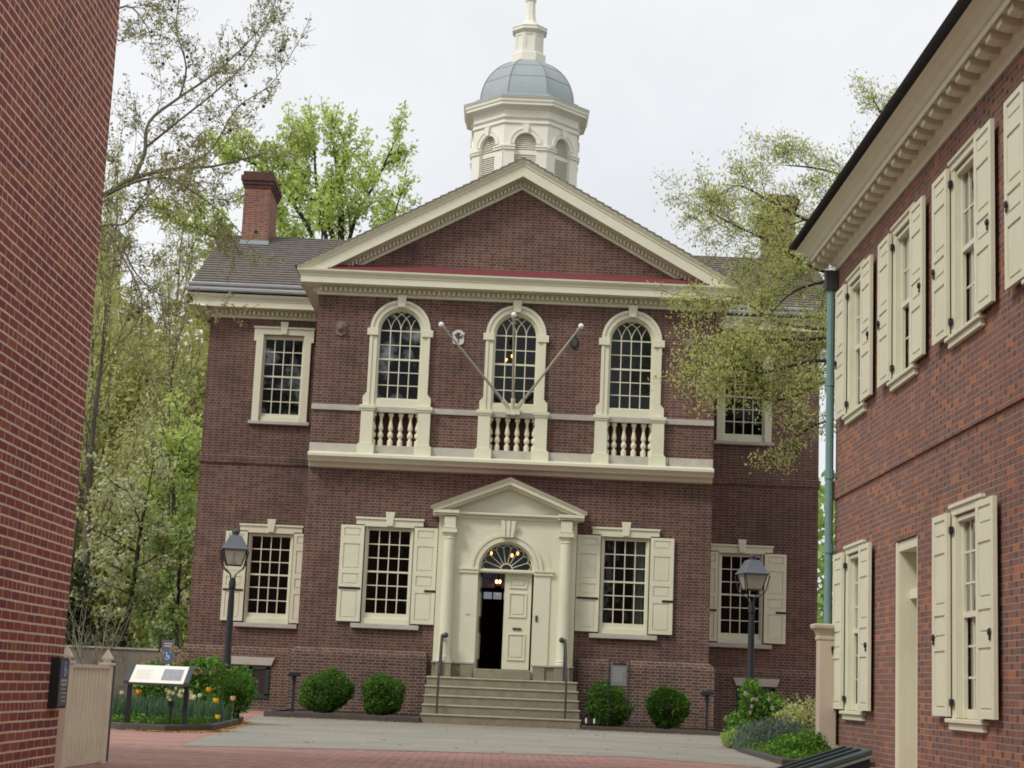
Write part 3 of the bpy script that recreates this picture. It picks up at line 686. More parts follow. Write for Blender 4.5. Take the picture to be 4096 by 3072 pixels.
# steps
mb = MB()
mb.box(-1.62, 1.62, -1.0, 0, 0, .965)
for k in range(1, 5): mb.box(-1.62-.01*k, 1.62+.01*k, -1.0-.3*k, -1.0-.3*(k-1), 0, .965-.193*k)
stp = mb.build('steps', STEP_STONE, hall, bevel=.012)
NOSE = plain('lit step edge', (.42, .39, .29), .8, var=.3, scale=7, bump=.003)  # paler stone puts the lit tread edges into the colour
for k in range(5): MB().box(-1.635-.01*k, 1.635+.01*k, -1.025-.3*k, -1.0-.3*k+.06, .93-.193*k, .968-.193*k).build('lit_step_nosing', NOSE, stp, bevel=.01)
mb = MB(); mb.box(-.625, .625, Y0-.12, .36, .965, 1.175); mb.build('threshold', STEP_STONE, hall, bevel=.015)

# ------------------------------------------------------------------ cupola
CX, CY = .07, 7.62; OP = pi/8
def octo(mb, prof): return mb.lathe((CX, CY, 0), [(r/cos(pi/8), z) for r, z in prof], 8, OP)
mb = MB(); AP = 1.43; fwid = AP*math.tan(pi/8)
for k in range(8):
    s0 = len(mb.v)
    wall_panel(mb, rect(-fwid, fwid, 12.0, 16.1), [archhole(.0, .295, 13.4, 15.32, 16)], FY(-AP), .16)
    for r0, r1, y0 in ((.295, .40, -AP-.03), (.40, .425, -AP-.05)):
        o = arc(0, 15.32, r1, .0, pi, 16); i = arc(0, 15.32, r0, .0, pi, 16)
        for q in range(16): mb.prism([o[q], o[q+1], i[q+1], i[q]], 'y', y0, -AP)
    for s in (-1, 1):
        a, b = sorted((s*.295, s*fwid)); mb.box(a, b, -AP-.03, -AP, 12.6, 15.13)
        mb.box(a-(.02 if s > 0 else 0), b+(.02 if s < 0 else 0), -AP-.07, -AP, 15.13, 15.17); mb.box(a, b, -AP-.055, -AP, 15.17, 15.20); mb.box(a-(.025 if s > 0 else 0), b+(.025 if s < 0 else 0), -AP-.085, -AP, 15.20, 15.245)
    mb.prism([(-.06, 15.60), (.06, 15.60), (.085, 15.84), (-.085, 15.84)], 'y', -AP-.09, -AP)
    mb.box(-.295, .295, -AP+.06, -AP+.12, 15.02, 15.12)
    mb.xf(Matrix.Translation((CX, CY, 0)) @ Matrix.Rotation(2*pi*k/8, 4, 'Z'), s0)
cup = mb.build('cupola', CUPOLA_WHITE, hall)
for k in range(8):
    mb = MB(); s0 = 0; z = 13.42
    while z < 15.58:
        h = .295 if z < 15.28 else sqrt(max(.001, .295**2-(z+.03-15.32)**2))
        if not 15.0 < z < 15.1: mb.prism([(-AP+.07, z), (-AP+.085, z), (-AP+.15, z+.075), (-AP+.135, z+.075)], 'x', -h, h)
        z += .055
    mb.xf(Matrix.Translation((CX, CY, 0)) @ Matrix.Rotation(2*pi*k/8, 4, 'Z'), s0)
    mb.build('louvre_panel', CUPOLA_WHITE, cup)
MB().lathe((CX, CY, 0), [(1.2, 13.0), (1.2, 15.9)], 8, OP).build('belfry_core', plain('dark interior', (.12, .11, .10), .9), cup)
mb = MB()
octo(mb, [(1.40, 15.87), (1.475, 15.88), (1.475, 15.92), (1.455, 15.93), (1.455, 16.0), (1.49, 16.01), (1.51, 16.04), (1.45, 16.05), (1.45, 16.26), (1.50, 16.28), (1.53, 16.33), (1.665, 16.345), (1.665, 16.42), (1.69, 16.43), (1.70, 16.50), (1.73, 16.54), (1.735, 16.56), (1.42, 16.60), (1.3, 16.60)])
mb.build('cupola_cornice', CUPOLA_WHITE, cup)
mb = MB(); octo(mb, [(1.74, 16.562), (1.74, 16.575), (1.50, 16.62), (1.44, 16.625), (1.42, 16.76), (1.2, 16.77)])
dm = []
for i in range(15): t_ = R(70)*i/14; dm.append((1.29*cos(t_), 16.74+1.43*sin(t_)))
octo(mb, dm); dome = mb.build('dome', LEAD, cup)
mb = MB()
for k in range(8):
    a = OP+2*pi*k/8; mb.tube([(CX+(r+.004)/cos(pi/8)*cos(a), CY+(r+.004)/cos(pi/8)*sin(a), z) for r, z in dm], .016, 5)
for i in (5, 9):
    r, z = dm[i]; P8 = [(CX+(r+.003)/cos(pi/8)*cos(OP+2*pi*k/8), CY+(r+.003)/cos(pi/8)*sin(OP+2*pi*k/8), z) for k in range(8)]
    for k in range(8): mb.tube([P8[k], P8[(k+1) % 8]], .007, 4)
mb.build('dome_seam', plain('dark lead seam', (.24, .27, .285), .5, .4, .2), dome)
mb = MB(); octo(mb, [(.47, 18.02), (.47, 18.30), (.45, 18.33), (.38, 18.34), (.38, 18.93), (.41, 18.95), (.43, 18.99), (.475, 19.0), (.475, 19.07), (.49, 19.10), (.40, 19.13), (.385, 19.18), (.25, 19.19), (.22, 19.24), (.165, 19.36), (.14, 19.55), (.128, 19.78), (.125, 19.95), (.15, 19.97), (.15, 20.03), (.10, 20.06), (.06, 20.5), (.03, 21.2)])
lan = mb.build('lantern_spire', CUPOLA_WHITE, cup)
mb = MB()
for k in range(8):
    s0 = len(mb.v); f = .38*math.tan(pi/8)
    for x0, x1, z0, z1 in ((-f*.98, -f*.62, 18.36, 18.92), (f*.62, f*.98, 18.36, 18.92), (-f*.62, f*.62, 18.36, 18.43), (-f*.62, f*.62, 18.86, 18.92)): mb.box(x0, x1, -.398, -.38, z0, z1)
    mb.xf(Matrix.Translation((CX, CY, 0)) @ Matrix.Rotation(2*pi*k/8, 4, 'Z'), s0)
mb.build('lantern_panel', CUPOLA_WHITE, lan)
MB().tube([(CX, CY, 21.2), (CX, CY, 22.6)], .02, 6).sphere((CX, CY, 21.7), .13).build('finial', plain('gilt', (.5, .35, .08), .3, .5, .8), lan)

# ------------------------------------------------------------------ things on and in the hall
# flagpoles
def flagpole(base, tip, label):
    e = empty('flagpole', label, 'flagpole', base, group='bare flagpoles fanning out of the middle window')
    d = Vector(tip)-Vector(base); n_ = d.normalized()
    MB().tube([(0, 0, 0), tuple(d)], [.034, .022], 10).build('pole', POLE_METAL, e, smooth=True)
    MB().sphere(tuple(d+n_*.06), .062, 16, 10).build('ball_finial', BALL, e, smooth=True)
    MB().tube([tuple(d-n_*.06), tuple(d-n_*.01)], .042, 10).tube([tuple(d-n_*.14+Vector((.05, 0, 0))), tuple(d-n_*.08+Vector((-.02, 0, 0)))], .018, 6).build('truck', GALV, e)
    b = MB(); b.tube([tuple(-n_*.10), tuple(n_*.22)], .05, 10); b.box(-.05, .05, -.03, .17, -.16, .0); b.build('socket_bracket', CREAM, e)
flagpole((-.11, -.20, 7.03), (-1.64, -1.25, 8.60), 'bare beige flagpole with white ball leaning left over the shield plaque')
flagpole((-.005, -.20, 7.02), (-.08, -1.35, 8.86), 'bare flagpole with silver ball rising straight in front of the middle arched window')
flagpole((.10, -.20, 7.03), (1.385, -1.25, 8.70), 'bare beige flagpole with white ball leaning right over the black oval plaque')
# wall plaques
def shield(x, z, s, mat, label, relief=None):
    e = empty('wall_plaque', label, 'plaque', (x, -.0, z))
    pts = [(-.5, .42), (-.42, .40), (-.30, .56), (0, .66), (.30, .56), (.42, .40), (.5, .42), (.44, .15), (.46, -.3), (.38, -.5), (.14, -.56), (0, -.68), (-.14, -.56), (-.38, -.5), (-.46, -.3), (-.44, .15)]
    MB().prism([(a*s, b*s) for a, b in pts], 'y', -.035, 0).build('shield', mat, e, bevel=.008)
    mb = MB()
    g = random.Random(int(abs(x)*100))
    if relief == 'tree':
        mb.box(-.02*s*2, .02*s*2, -.05, -.036, -.35*s, .1*s)
        for k in range(26): a = g.uniform(0, 6.3); r_ = g.uniform(0, .30)*s; mb.sphere((r_*cos(a)*1.1, -.045, .18*s+r_*sin(a)*.8), .055*s, 6, 4)
    else:
        mb.sphere((0, -.09, .12*s), .22*s, 10, 7, 1.2); mb.sphere((0, -.13, -.02*s), .11*s, 8, 6)
        for k in range(14): a = 2*pi*k/14; mb.sphere((.27*s*cos(a), -.06, .15*s+.30*s*sin(a)), .10*s, 6, 5)
    mb.build('relief', TERRACOTTA if relief != 'tree' else DARK_GREY, e)
shield(-4.01, 8.70, .27, TERRACOTTA, 'weathered brown carved lion head plaque on brick left of the arched windows')
shield(4.0, 8.65, .27, TERRACOTTA, 'brown carved lion head plaque half hidden by leaves on the right of the bay')
shield(-1.32, 8.61, .29, plain('pale fire mark', (.62, .61, .57), .6), 'pale shield shaped plaque with dark tree relief between left and middle arched windows', 'tree')
e = empty('wall_plaque', 'small black oval plaque under the right flagpole between arched windows', 'plaque', (1.335, 0, 8.62))
MB().prism([(.10*cos(2*pi*k/24), .14*sin(2*pi*k/24)) for k in range(24)], 'y', -.03, 0).build('oval', IRON, e, bevel=.01)
MB().prism([(.065*cos(2*pi*k/20), .10*sin(2*pi*k/20)) for k in range(20)], 'y', -.042, -.031).build('relief', DARK_GREY, e, bevel=.008)
# chandeliers (lit candle bulbs seen through the glass)
def chandelier(c, bulbs, label):
    e = empty('chandelier', label, 'chandelier', c)
    mb = MB().sphere((0, 0, -.15), .09, 10, 8).tube([(0, 0, -.1), (0, 0, .9)], .015, 6)
    for bx, by, bz in bulbs: mb.tube([(0, 0, -.12), (bx*.5, by*.5, -.22), (bx, by, bz-.14), (bx, by, bz-.05)], .012, 5)
    mb.build('arms', IRON, e)
    for bx, by, bz in bulbs: MB().sphere((bx, by, bz), .034, 10, 7, 1.5).build('candle_bulb', BULB, e)
chandelier((-.12, 4.3, 9.05), [(-.075, 0, -.09), (.07, .05, .035), (.0, -.5, -1.2)][:2], 'lit chandelier glowing orange behind the middle upper arched window')
chandelier((0.0, 5.0, 4.15), [(-.37, 0, -.04), (.16, .05, -.07), (.30, -.05, -.015)], 'lit chandelier seen through the fanlight over the door')
chandelier((-.15, 9.0, 3.62), [(-.045, 0, .02), (.045, 0, .02)], 'lit chandelier hanging deeper inside seen through the open half of the door')
# curtain inside right lower window
cu = MB(); pts = [(2.84+.27*i/12, .16+.02*sin(i*1.7)) for i in range(13)]; cu.loft([[(x, y, 2.2) for x, y in pts], [(x, y, 4.15) for x, y in pts]])
tag(cu.build('curtain', CURTAIN), 'white curtain drawn aside inside the ground floor window right of the door', 'curtain')
# hand rails on the steps
def handrail(s, label):
    e = empty('handrail', label, 'handrail', (s*1.34, 0, 0), group='iron handrails on the front steps')
    mb = MB(); mb.tube([(0, -.55, 1.80), (0, -.85, 1.86), (0, -1.10, 1.80), (0, -2.02, 1.02), (0, -2.05, .2)], .024, 8)
    mb.build('rail', STEEL, e, smooth=True)
    MB().tube([(0, -.62, .96), (0, -.62, 1.82)], .022, 8).build('post', STEEL, e, smooth=True)
    MB().tube([(s*.0, -.56, 1.80), (-s*.05, -.60, 1.85)], .024, 8).sphere((-s*.07, -.62, 1.86), .062, 12, 8).build('knob', STEEL, e, smooth=True)
handrail(-1, 'grey iron handrail on the left end of the front steps'); handrail(1, 'grey iron handrail on the right end of the front steps')

# ------------------------------------------------------------------ street lamps
def lamp(x, y, h, label):
    e = empty('street_lamp', label, 'street lamp', (x, y, 0), rz=R(12), group='lantern street lamps before the hall')
    z = h-.98
    MB().lathe((0, 0, 0), [(.13, 0), (.13, .12), (.105, .16), (.095, .5), (.075, .9), (.07, 1.1), (.060, 1.16), (.055, z-.25), (.045, z-.02), (.06, z), (.062, z+.10), (.045, z+.16), (.02, z+.18)], 14).build('post', IRON, e, smooth=True)
    mb = MB(); zb = z+.40; zt = z+.66
    for s in (-1, 1):
        for q in (-1, 1): mb.tube([(s*.03, q*.03, z+.12), (s*.045, q*.045, z+.24), (s*.16, q*.16, z+.33), (s*.19, q*.19, z+.40), (s*.235, q*.235, z+.64)], .011, 5)
    mb.build('bracket', IRON, e)
    def fr(r0, r1, z0, z1): return [(r0, z0), (r1, z1)]
    S2 = sqrt(2)
    mb = MB().lathe((0, 0, 0), [(.125*S2, z+.385), (.13*S2, z+.40)], 4, pi/4)
    for s in (-1, 1):
        for q in (-1, 1): mb.tube([(s*.13, q*.13, z+.39), (s*.20, q*.20, z+.66)], .011, 5)
    lt = mb.build('lantern_frame', IRON, e)
    MB().lathe((0, 0, 0), [(.122*S2, z+.40), (.192*S2, z+.655)], 4, pi/4).build('lamp_glass', LAMP_GLASS, lt, recalc=True)
    MB().lathe((0, 0, 0), [(.05, z+.40), (.05, z+.46), (.02, z+.48), (.02, z+.56), (.03, z+.60), (.004, z+.64)], 8).build('burner', STONE, lt)
    MB().lathe((0, 0, 0), [(.232*S2, z+.655), (.235*S2, z+.68), (.21*S2, z+.70), (.10*S2, z+.905), (.09*S2, z+.91)], 4, pi/4).build('lamp_roof', LAMP_ROOF, e, bevel=.006)
    MB().lathe((0, 0, 0), [(.06, z+.91), (.058, z+.95), (.075, z+.965), (.07, z+.99), (.03, z+1.02), (.004, z+1.03)], 12).build('vent_cap', DARK_GREY, e, smooth=True)
lamp(-4.80, -8.5, 3.28, 'black post lamp standing in the flower bed before the left wing')
lamp(4.235, -8.5, 3.24, 'black post lamp rising behind the shrubs before the right wing')

# ------------------------------------------------------------------ signs, floodlights, gate, bin
e = empty('information_panel', 'slanted white information panel on two black legs in the daffodil bed', 'sign', (-4.94, -13.8, 0), rz=R(1))
for s in (-1, 1): MB().box(s*.40-.03, s*.40+.03, -.03, .03, .05, .74).build('leg', IRON, e)
def slab(mb, x0, x1, a, b): mb.prism([(-.23, .66+a), (.23, .90+a), (.23, .90+b), (-.23, .66+b)], 'x', x0, x1)
mb = MB(); slab(mb, -.45, .45, -.03, .0); slab(mb, -.455, -.385, .0, .02); slab(mb, .385, .455, .0, .02); fr = mb.build('panel_frame', DARK_GREY, e)
mb = MB(); slab(mb, -.38, .38, .001, .006); fc = mb.build('panel_face', plain('white enamel', (.82, .80, .70), .35, .5, var=.03), e)
mb = MB()
g = random.Random(11)
mb.prism([(-.16, .6975+.0065), (.14, .854+.0065), (.14, .854+.008), (-.16, .6975+.008)], 'x', .05, .33); mb.build('panel_picture', plain('grey picture', (.30, .31, .34), .4, var=.6, scale=25), fc)
mb = MB()
for k in range(9):
    y0 = -.15+k*.03; z0 = .66+(y0+.23)*.5217+.0066; mb.prism([(y0, z0), (y0+.012, z0+.0063), (y0+.012, z0+.0073), (y0, z0+.001)], 'x', -.33, -.33+g.uniform(.15, .3))
mb.build('panel_text', plain('faint text', (.66, .65, .58), .5), fc)
e = empty('marker_stake', 'short black plant marker stake in front of the daffodils', 'stake', (-4.75, -13.75, 0))
MB().box(-.014, .014, -.01, .01, .03, .36).build('stake', IRON, e); MB().prism([(-.03, .33), (.03, .33), (.045, .42), (-.045, .42)], 'y', -.02, .0).build('marker_plate', IRON, e)
def flood(x, y, z0, label, rz):
    e = empty('floodlight', label, 'floodlight', (x, y, z0), rz=rz, group='small black floodlights on posts before the hall')
    MB().tube([(0, 0, 0), (0, 0, .66)], .03, 8).build('post', IRON, e)
    MB().tube([(0, 0, .60), (0, 0, .72), (0, .05, .76)], .045, 8).build('knuckle', IRON, e)
    mb = MB(); mb.prism([(-.13, .735), (.13, .76), (.14, .80), (.10, .84), (-.10, .83), (-.14, .79)], 'y', -.10, .10); mb.build('lamp_head', IRON, e, bevel=.01)
    return e
flood(-4.29, -2.6, .09, 'small black floodlight on a post left of the left round shrubs', R(8)); flood(4.23, -2.6, .06, 'small black floodlight on a post right of the right round shrubs', R(-8))
# framed text sign behind a shrub, right of the steps
e = empty('framed_notice', 'grey framed notice board on thin iron posts beside the steps', 'sign', (2.40, -2.62, 0))
for s in (-1, 1): MB().box(s*.205-.011, s*.205+.011, -.011, .011, .0, 1.46).build('post', IRON, e)
mb = MB(); mb.box(-.15, .15, -.02, .02, 1.35, 1.38); mb.tube([(-.10, 0, 1.38), (-.10, 0, 1.43)], .008, 5).tube([(.06, 0, 1.38), (.06, 0, 1.43)], .008, 5); mb.box(-.205, .205, -.008, .008, 1.425, 1.44); mb.build('hanging_bar', IRON, e); MB().box(-.205, .205, -.008, .008, .90, .912).build('lower_bar', IRON, e)
nb = MB().box(-.165, .155, -.012, .012, .93, 1.345).build('notice_board', plain('notice grey', (.20, .20, .20), .5, var=.1), e)
mb = MB(); g = random.Random(4)
for k in range(9): mb.box(-.13, .0+g.uniform(.05, .13), -.0135, -.0121, 1.02+k*.033, 1.028+k*.033)
mb.build('notice_text', plain('pale lettering', (.42, .42, .40), .6), nb)
# small white capped pipes by the steps
for x in (1.76, 1.93):
    e = empty('vent_pipe', 'short white topped pipe stub beside the right foot of the steps', 'pipe', (x, -2.45, 0), group='pipe stubs beside the steps')
    MB().tube([(0, 0, 0), (0, 0, .14)], .02, 8).build('pipe', IRON, e); MB().tube([(0, 0, .14), (0, 0, .24)], .018, 8).build('cap', BALL, e)
# accessibility sign far left
e = empty('accessibility_sign', 'grey sign with blue wheelchair symbol in a black iron frame', 'sign', (-6.85, -3.0, 0))
for s in (-1, 1): MB().box(s*.175-.014, s*.175+.014, -.014, .014, 0, 1.56).build('post', IRON, e)
MB().box(-.19, .19, -.014, .014, 1.54, 1.565).tube([(-.08, 0, 1.46), (-.08, 0, 1.54)], .008, 5).tube([(.08, 0, 1.46), (.08, 0, 1.54)], .008, 5).build('hanging_bar', IRON, e)
MB().box(-.19, .19, -.012, .012, .79, .81).build('lower_bar', IRON, e)
sb = MB().box(-.13, .13, -.012, .012, .84, 1.46).build('sign_board', plain('sign grey', (.13, .125, .14), .5), e)
MB().box(-.085, .085, -.0135, -.0121, 1.05, 1.25).build('blue_field', plain('sign blue', (.05, .16, .36), .5), sb)
mb = MB()
mb.prism([(-.018+.0*cos(a), 1.215) for a in (0,)]+[(-.036, 1.20), (-.018, 1.185), (.0, 1.20)], 'y', -.0150, -.0137)
mb.prism([(-.028, 1.185), (-.010, 1.185), (-.006, 1.145), (.035, 1.145), (.055, 1.095), (.040, 1.090), (.024, 1.128), (-.024, 1.128)], 'y', -.0150, -.0137)
o_ = arc(-.006, 1.113, .050, R(150), R(350), 12); i_ = arc(-.006, 1.113, .038, R(150), R(350), 12)
for k in range(12): mb.prism([o_[k], o_[k+1], i_[k+1], i_[k]], 'y', -.0150, -.0137)
for k in range(2): mb.box(-.08, .08, -.0135, -.0121, 1.33+k*.05, 1.345+k*.05)
mb.prism([(-.05, .93), (.03, .945), (.03, .925), (.07, .955), (.03, .985), (.03, .965), (-.05, .95)], 'y', -.0135, -.0121)
mb.build('wheelchair_symbol', plain('sign white', (.7, .72, .72), .5), sb)
# picket fence by the left building
e = empty('picket_fence', 'cream picket fence panel with pointed posts at the corner of the maroon building', 'fence', (-3.76, -24.2, 0), rz=R(86.5))
L = 1.30
for x in (.06, L-.03):
    p = MB().box(x-.05, x+.05, -.05, .05, 0, .86).box(x-.062, x+.062, -.062, .062, .86, .885).build('post', FENCE_PAINT, e, bevel=.004)
    MB().lathe((x, 0, 0), [(.04, .885), (.04, .91), (.062, .912), (.062, .925), (.003, 1.005)], 4, pi/4).build('post_finial', FENCE_PAINT, p)
mb = MB()
for k in range(11): x = .15+k*(L-.22)/10*.98; mb.box(x-.026, x+.026, -.03, -.005, .02, .83)
for z in (.18, .62): mb.box(.06, L-.03, -.004, .04, z, z+.08)
mb.build('pickets', FENCE_PAINT, e); MB().box(.0, L+.02, -.045, .045, .832, .86).build('top_rail', WHITE, e); MB().box(L+.0, L+.05, -.055, -.02, .02, .90).build('edge_strip', DARK_GREY, e)
# green bin, bottom right
e = empty('waste_bin', 'dark grey bin under a sloping ribbed green lid in the right foreground', 'bin', (2.16, -27.5, 0))
mb = MB(); mb.prism([(-.92, 0), (0, 0), (0, .485), (-.92, .155)], 'y', 0, .62); mb.build('bin_body', BIN_GREY, e, bevel=.01)
mb = MB(); nrm = (-.337, .94)
def lidp(x, up_): return (x, .50+x*.359+up_)
mb.prism([lidp(-.96, .0), lidp(.0, .0), lidp(.012, .012), lidp(0, .034), lidp(-.96, .034)], 'y', -.03, .65)
lid = mb.build('lid', GREEN_LID, e, bevel=.006)
mb = MB()
for y in (.10, .34, .56): mb.prism([lidp(-.94, .034), lidp(-.03, .034), lidp(-.05, .05), lidp(-.92, .05)], 'y', y, y+.05)
mb.build('lid_rib', plain('blackened seam', (.03, .045, .05), .5, .5), lid)
mb = MB(); mb.prism([lidp(-.96, -.02), lidp(.0, -.02), lidp(.0, -.002), lidp(-.96, -.002)], 'y', -.03, -.012); mb.build('lid_lip', plain('pale lip', (.33, .36, .28), .5), lid)

# ------------------------------------------------------------------ right brick house
house = empty('brick_house', 'long orange red brick house with shuttered cream windows on the right', 'building')
HX = 4.746; HY = -13.2; HYN = -40.0
def FX(u, d, z): return (HX+d, u, z)
WC = [-14.74, -17.58, -20.42, -23.26, -26.1]; LC = [-14.74, -20.42]
mb = MB(); holes = [rect(c-.50, c+.50, 4.86, 6.75) for c in WC]+[rect(c-.50, c+.50, .69, 2.84) for c in LC]+[rect(-18.18, -17.02, .0, 2.81)]
wall_panel(mb, rect(HYN, HY, 0, 7.40), holes, FX, .35)
mb.box(HX, HX+9, HY-.35, HY, 0, 7.4) if False else None
mb.box(HX+.35, HX+9, HY-.36, HY, 0, 7.4); mb.box(HX, HX+9, HYN-.3, HYN, 0, 7.4)
mb.build('wall', RIGHT_BRICK, house)
MB().box(HX-.03, HX, HYN, HY+.03, 3.745, 4.02).build('brick_belt', RIGHT_BRICK, house)
MB().box(HX+.9, HX+1.0, HYN, HY-.4, 0, 7.3).box(HX+.36, HX+.9, HYN, HY-.4, 3.5, 3.6).build('interior_partition', plain('pale interior', (.30, .29, .27), .9), house)
def house_window(c, z0, z1, rows):
    mb = MB()        # local: x along the wall (towards the far end), y into the wall, then turned to face the square
    for s in (-1, 1):
        a, b = sorted((s*.61, s*.53)); mb.box(a, b, -.035, 0, z0-.02, z1+.10); a, b = sorted((s*.53, s*.48)); mb.box(a, b, -.02, 0, z0, z1+.03)
        a, b = sorted((s*.50, s*.47)); mb.box(a, b, .0, .10, z0, z1); a, b = sorted((s*.47, s*.43)); mb.box(a, b, .05, .10, z0, z1)
    mb.box(-.53, .53, -.035, 0, z1+.02, z1+.10); mb.box(-.63, .63, -.06, 0, z1+.10, z1+.14); mb.box(-.47, .47, .0, .10, z1-.05, z1)
    o = mb.build('window', CREAM_WEST, house, loc=(HX, c, 0), rot=(0, 0, -pi/2), bevel=.004)
    k = MB(); k.box(-.68, .68, -.09, .1, z0-.05, z0-.005); k.box(-.645, .645, -.055, 0, z0-.125, z0-.05); k.build('sill', CREAM_WEST, o, bevel=.006)
    mb = MB(); zm = (z0+z1)/2+.02
    grid(mb, -.43, .43, z0+.10, zm, 4, rows, .10, .13); grid(mb, -.43, .43, zm, z1-.05, 4, rows, .07, .10)
    mb.box(-.43, .43, .055, .13, zm-.03, zm+.03); mb.box(-.43, .43, .09, .14, z0, z0+.10)
    mb.build('sash', CREAM_WEST, o)
    MB().box(-.43, .43, .115, .119, z0+.1, zm).build('pane', GLASS_PALE, o); MB().box(-.43, .43, .085, .089, zm, z1-.05).build('pane', GLASS_PALE, o)
    for s in (-1, 1):
        sh = shutter_mb(.63, z0+.015, z1+.055).build('shutter', CREAM_WEST, o, loc=(-1.19 if s < 0 else .56, -.065, 0))
        for z in (z0+.16, z1-.14): (MB().box(.60, .69, -.008, .03, z-.03, z+.04) if s < 0 else MB().box(-.06, .03, -.008, .03, z-.03, z+.04)).build('hinge', IRON, sh)
        k = MB(); xx = .10 if s < 0 else .53; k.tube([(xx, -.03, z0+.86), (xx, -.06, z0+.86)], .03, 8).box(xx-.012, xx+.012, -.05, -.035, z0+.78, z0+.90); k.build('shutter_ring', IRON, sh)
for c in WC: house_window(c, 4.86, 6.75, 2)
for c in LC: house_window(c, .69, 2.84, 3)
# recessed door
mb = MB(); mb.box(-.58, -.48, .03, .11, 0, 2.80); mb.box(.48, .58, .03, .11, 0, 2.80); mb.box(-.48, .48, .03, .11, 2.68, 2.80)
for s in (-1, 1):
    a, b = sorted((s*.48, s*.52)); mb.box(a, b, .11, .75, 0, 2.68); a, b = sorted((s*.50, s*.585)); mb.box(a, b, .012, .03, 0, 2.805)
mb.box(-.48, .48, .11, .75, 2.68, 2.72); mb.box(-.48, .48, .165, .70, 2.10, 2.22)
dr = mb.build('side_door', CREAM_WEST, house, loc=(HX, -17.60, 0), rot=(0, 0, -pi/2), bevel=.004)
MB().box(-.48, .48, .66, .70, 0, 2.10).build('door_leaf', CREAM_WEST, dr)
# eaves cornice with modillions
def hcor(mb, path): mb.sweep(path, [(0, 7.25), (.02, 7.25), (.03, 7.30), (.09, 7.345), (.10, 7.36), (.10, 7.46), (.33, 7.465), (.33, 7.44), (.345, 7.44), (.345, 7.505), (.37, 7.52), (.41, 7.57), (.49, 7.63), (.55, 7.66), (0, 7.68)], False)
mb = MB(); hcor(mb, [(HX+4, HY), (HX, HY), (HX, HYN)][::-1][::-1]); mb.build('cornice', CREAM_WEST, house)
mo = MB().prism([(HX-.09, 7.36), (HX-.20, 7.352), (HX-.305, 7.375), (HX-.31, 7.462), (HX-.09, 7.462)], 'y', -.085, .085).build('modillion', CREAM_WEST, house, loc=(0, HY+.30, 0))
y = HY-.075
while y > -32: o = mo.copy(); col.objects.link(o); o.parent = house; o.location = (0, y, 0); y -= .375
mb = MB(); slope(mb, (HX-.62, HY+.62, 7.69), (HX-.62, HYN-.4, 7.69), (HX+3.4, HY-2.4, 10.6), (HX+3.4, HYN-.4, 10.6), 26, .03)
slope(mb, (HX-.62, HY+.62, 7.69), (HX+8, HY+.62, 7.69), (HX+3.4, HY-2.4, 10.6), (HX+5, HY-2.4, 10.6), 26, .03); mb.build('roof', DARK_SHINGLE, house)
# downpipe and gate pier
mb = MB(); px, py = 4.645, -13.24
mb.tube([(px, py, 1.9), (px, py, 7.0)], .062, 10)
for z in (2.95, 4.05, 5.45): mb.tube([(px, py, z), (px, py, z+.13)], .075, 10); mb.box(px, px+.12, py-.05, py+.05, z+.03, z+.09)
dp = mb.build('downpipe', TEAL, house, smooth=True)
MB().prism([(-.085, 6.92), (.085, 6.92), (.095, 7.22), (-.095, 7.22)], 'y', py-.08, py+.08).xf(Matrix.Translation((px, 0, 0))).build('rain_head', DARK_GREY, dp)
e = empty('gate_pier', 'tan square stone gate pier with moulded cap at the corner of the right house', 'pier', (4.575, -13.52, 0))
MB().box(-.125, .125, -.125, .125, .20, 1.68).build('shaft', PIER_STONE, e, bevel=.008)
MB().box(-.165, .165, -.165, .165, 0, .18).prism([(-.165, .18), (.165, .18), (.125, .21), (-.125, .21)], 'y', -.125, .125).build('base', PIER_STONE, e, bevel=.012)
MB().lathe((0, 0, 0), [(a*sqrt(2), z) for a, z in ((.125, 1.66), (.14, 1.68), (.14, 1.71), (.13, 1.73), (.155, 1.80), (.20, 1.84), (.205, 1.88), (.19, 1.90))], 4, pi/4).build('cap', PIER_STONE, e)

# ------------------------------------------------------------------ left building
lb = empty('maroon_brick_building', 'plain maroon brick building wall with tan mortar filling the left edge', 'building')
MB().box(-11, -3.57, -42, -25, 0, 9.0).build('wall', LEFT_BRICK, lb)
MB().prism([(-11.3, 9.0), (-3.3, 9.0), (-7.3, 11.5)], 'y', -42.2, -24.8).build('roof', DARK_SHINGLE, lb)
e = empty('wall_sign', 'dark sign board with pale lettering fixed near the corner of the maroon wall', 'sign', (-3.57, -25.20, 0))
sb = MB().box(0, .065, -.17, .13, .52, .90).build('sign_back', IRON, e, bevel=.004)
MB().box(.0652, .071, -.15, .12, .54, .885).build('sign_face', plain('navy enamel', (.06, .07, .10), .35, .5), sb)
mb = MB()
for k, z in enumerate((.72, .69, .66, .63, .60, .57)): mb.box(.0712, .073, -.11+.01*k, .08-.01*(k % 3), z, z+(.018 if k < 2 else .010))
mb.build('sign_lettering', plain('pale paint', (.5, .51, .5), .5), sb)
MB().box(.0712, .0718, -.10, .09, .755, .875).build('symbol_field', plain('symbol blue', (.05, .12, .30), .5), sb)
mb = MB()
for pl in ([(-.012, .868), (.006, .868), (.006, .852), (-.012, .852)], [(-.018, .846), (-.004, .846), (.0, .818), (.03, .818), (.05, .782), (.038, .778), (.022, .806), (-.014, .806)]): mb.prism(pl, 'x', .0719, .0730)
o_ = arc(0, .796, .036, R(150), R(350), 12); i_ = arc(0, .796, .027, R(150), R(350), 12)
for k in range(12): mb.prism([o_[k], o_[k+1], i_[k+1], i_[k]], 'x', .0719, .0730)
mb.build('wheelchair_symbol', plain('symbol white', (.7, .72, .72), .5), sb)

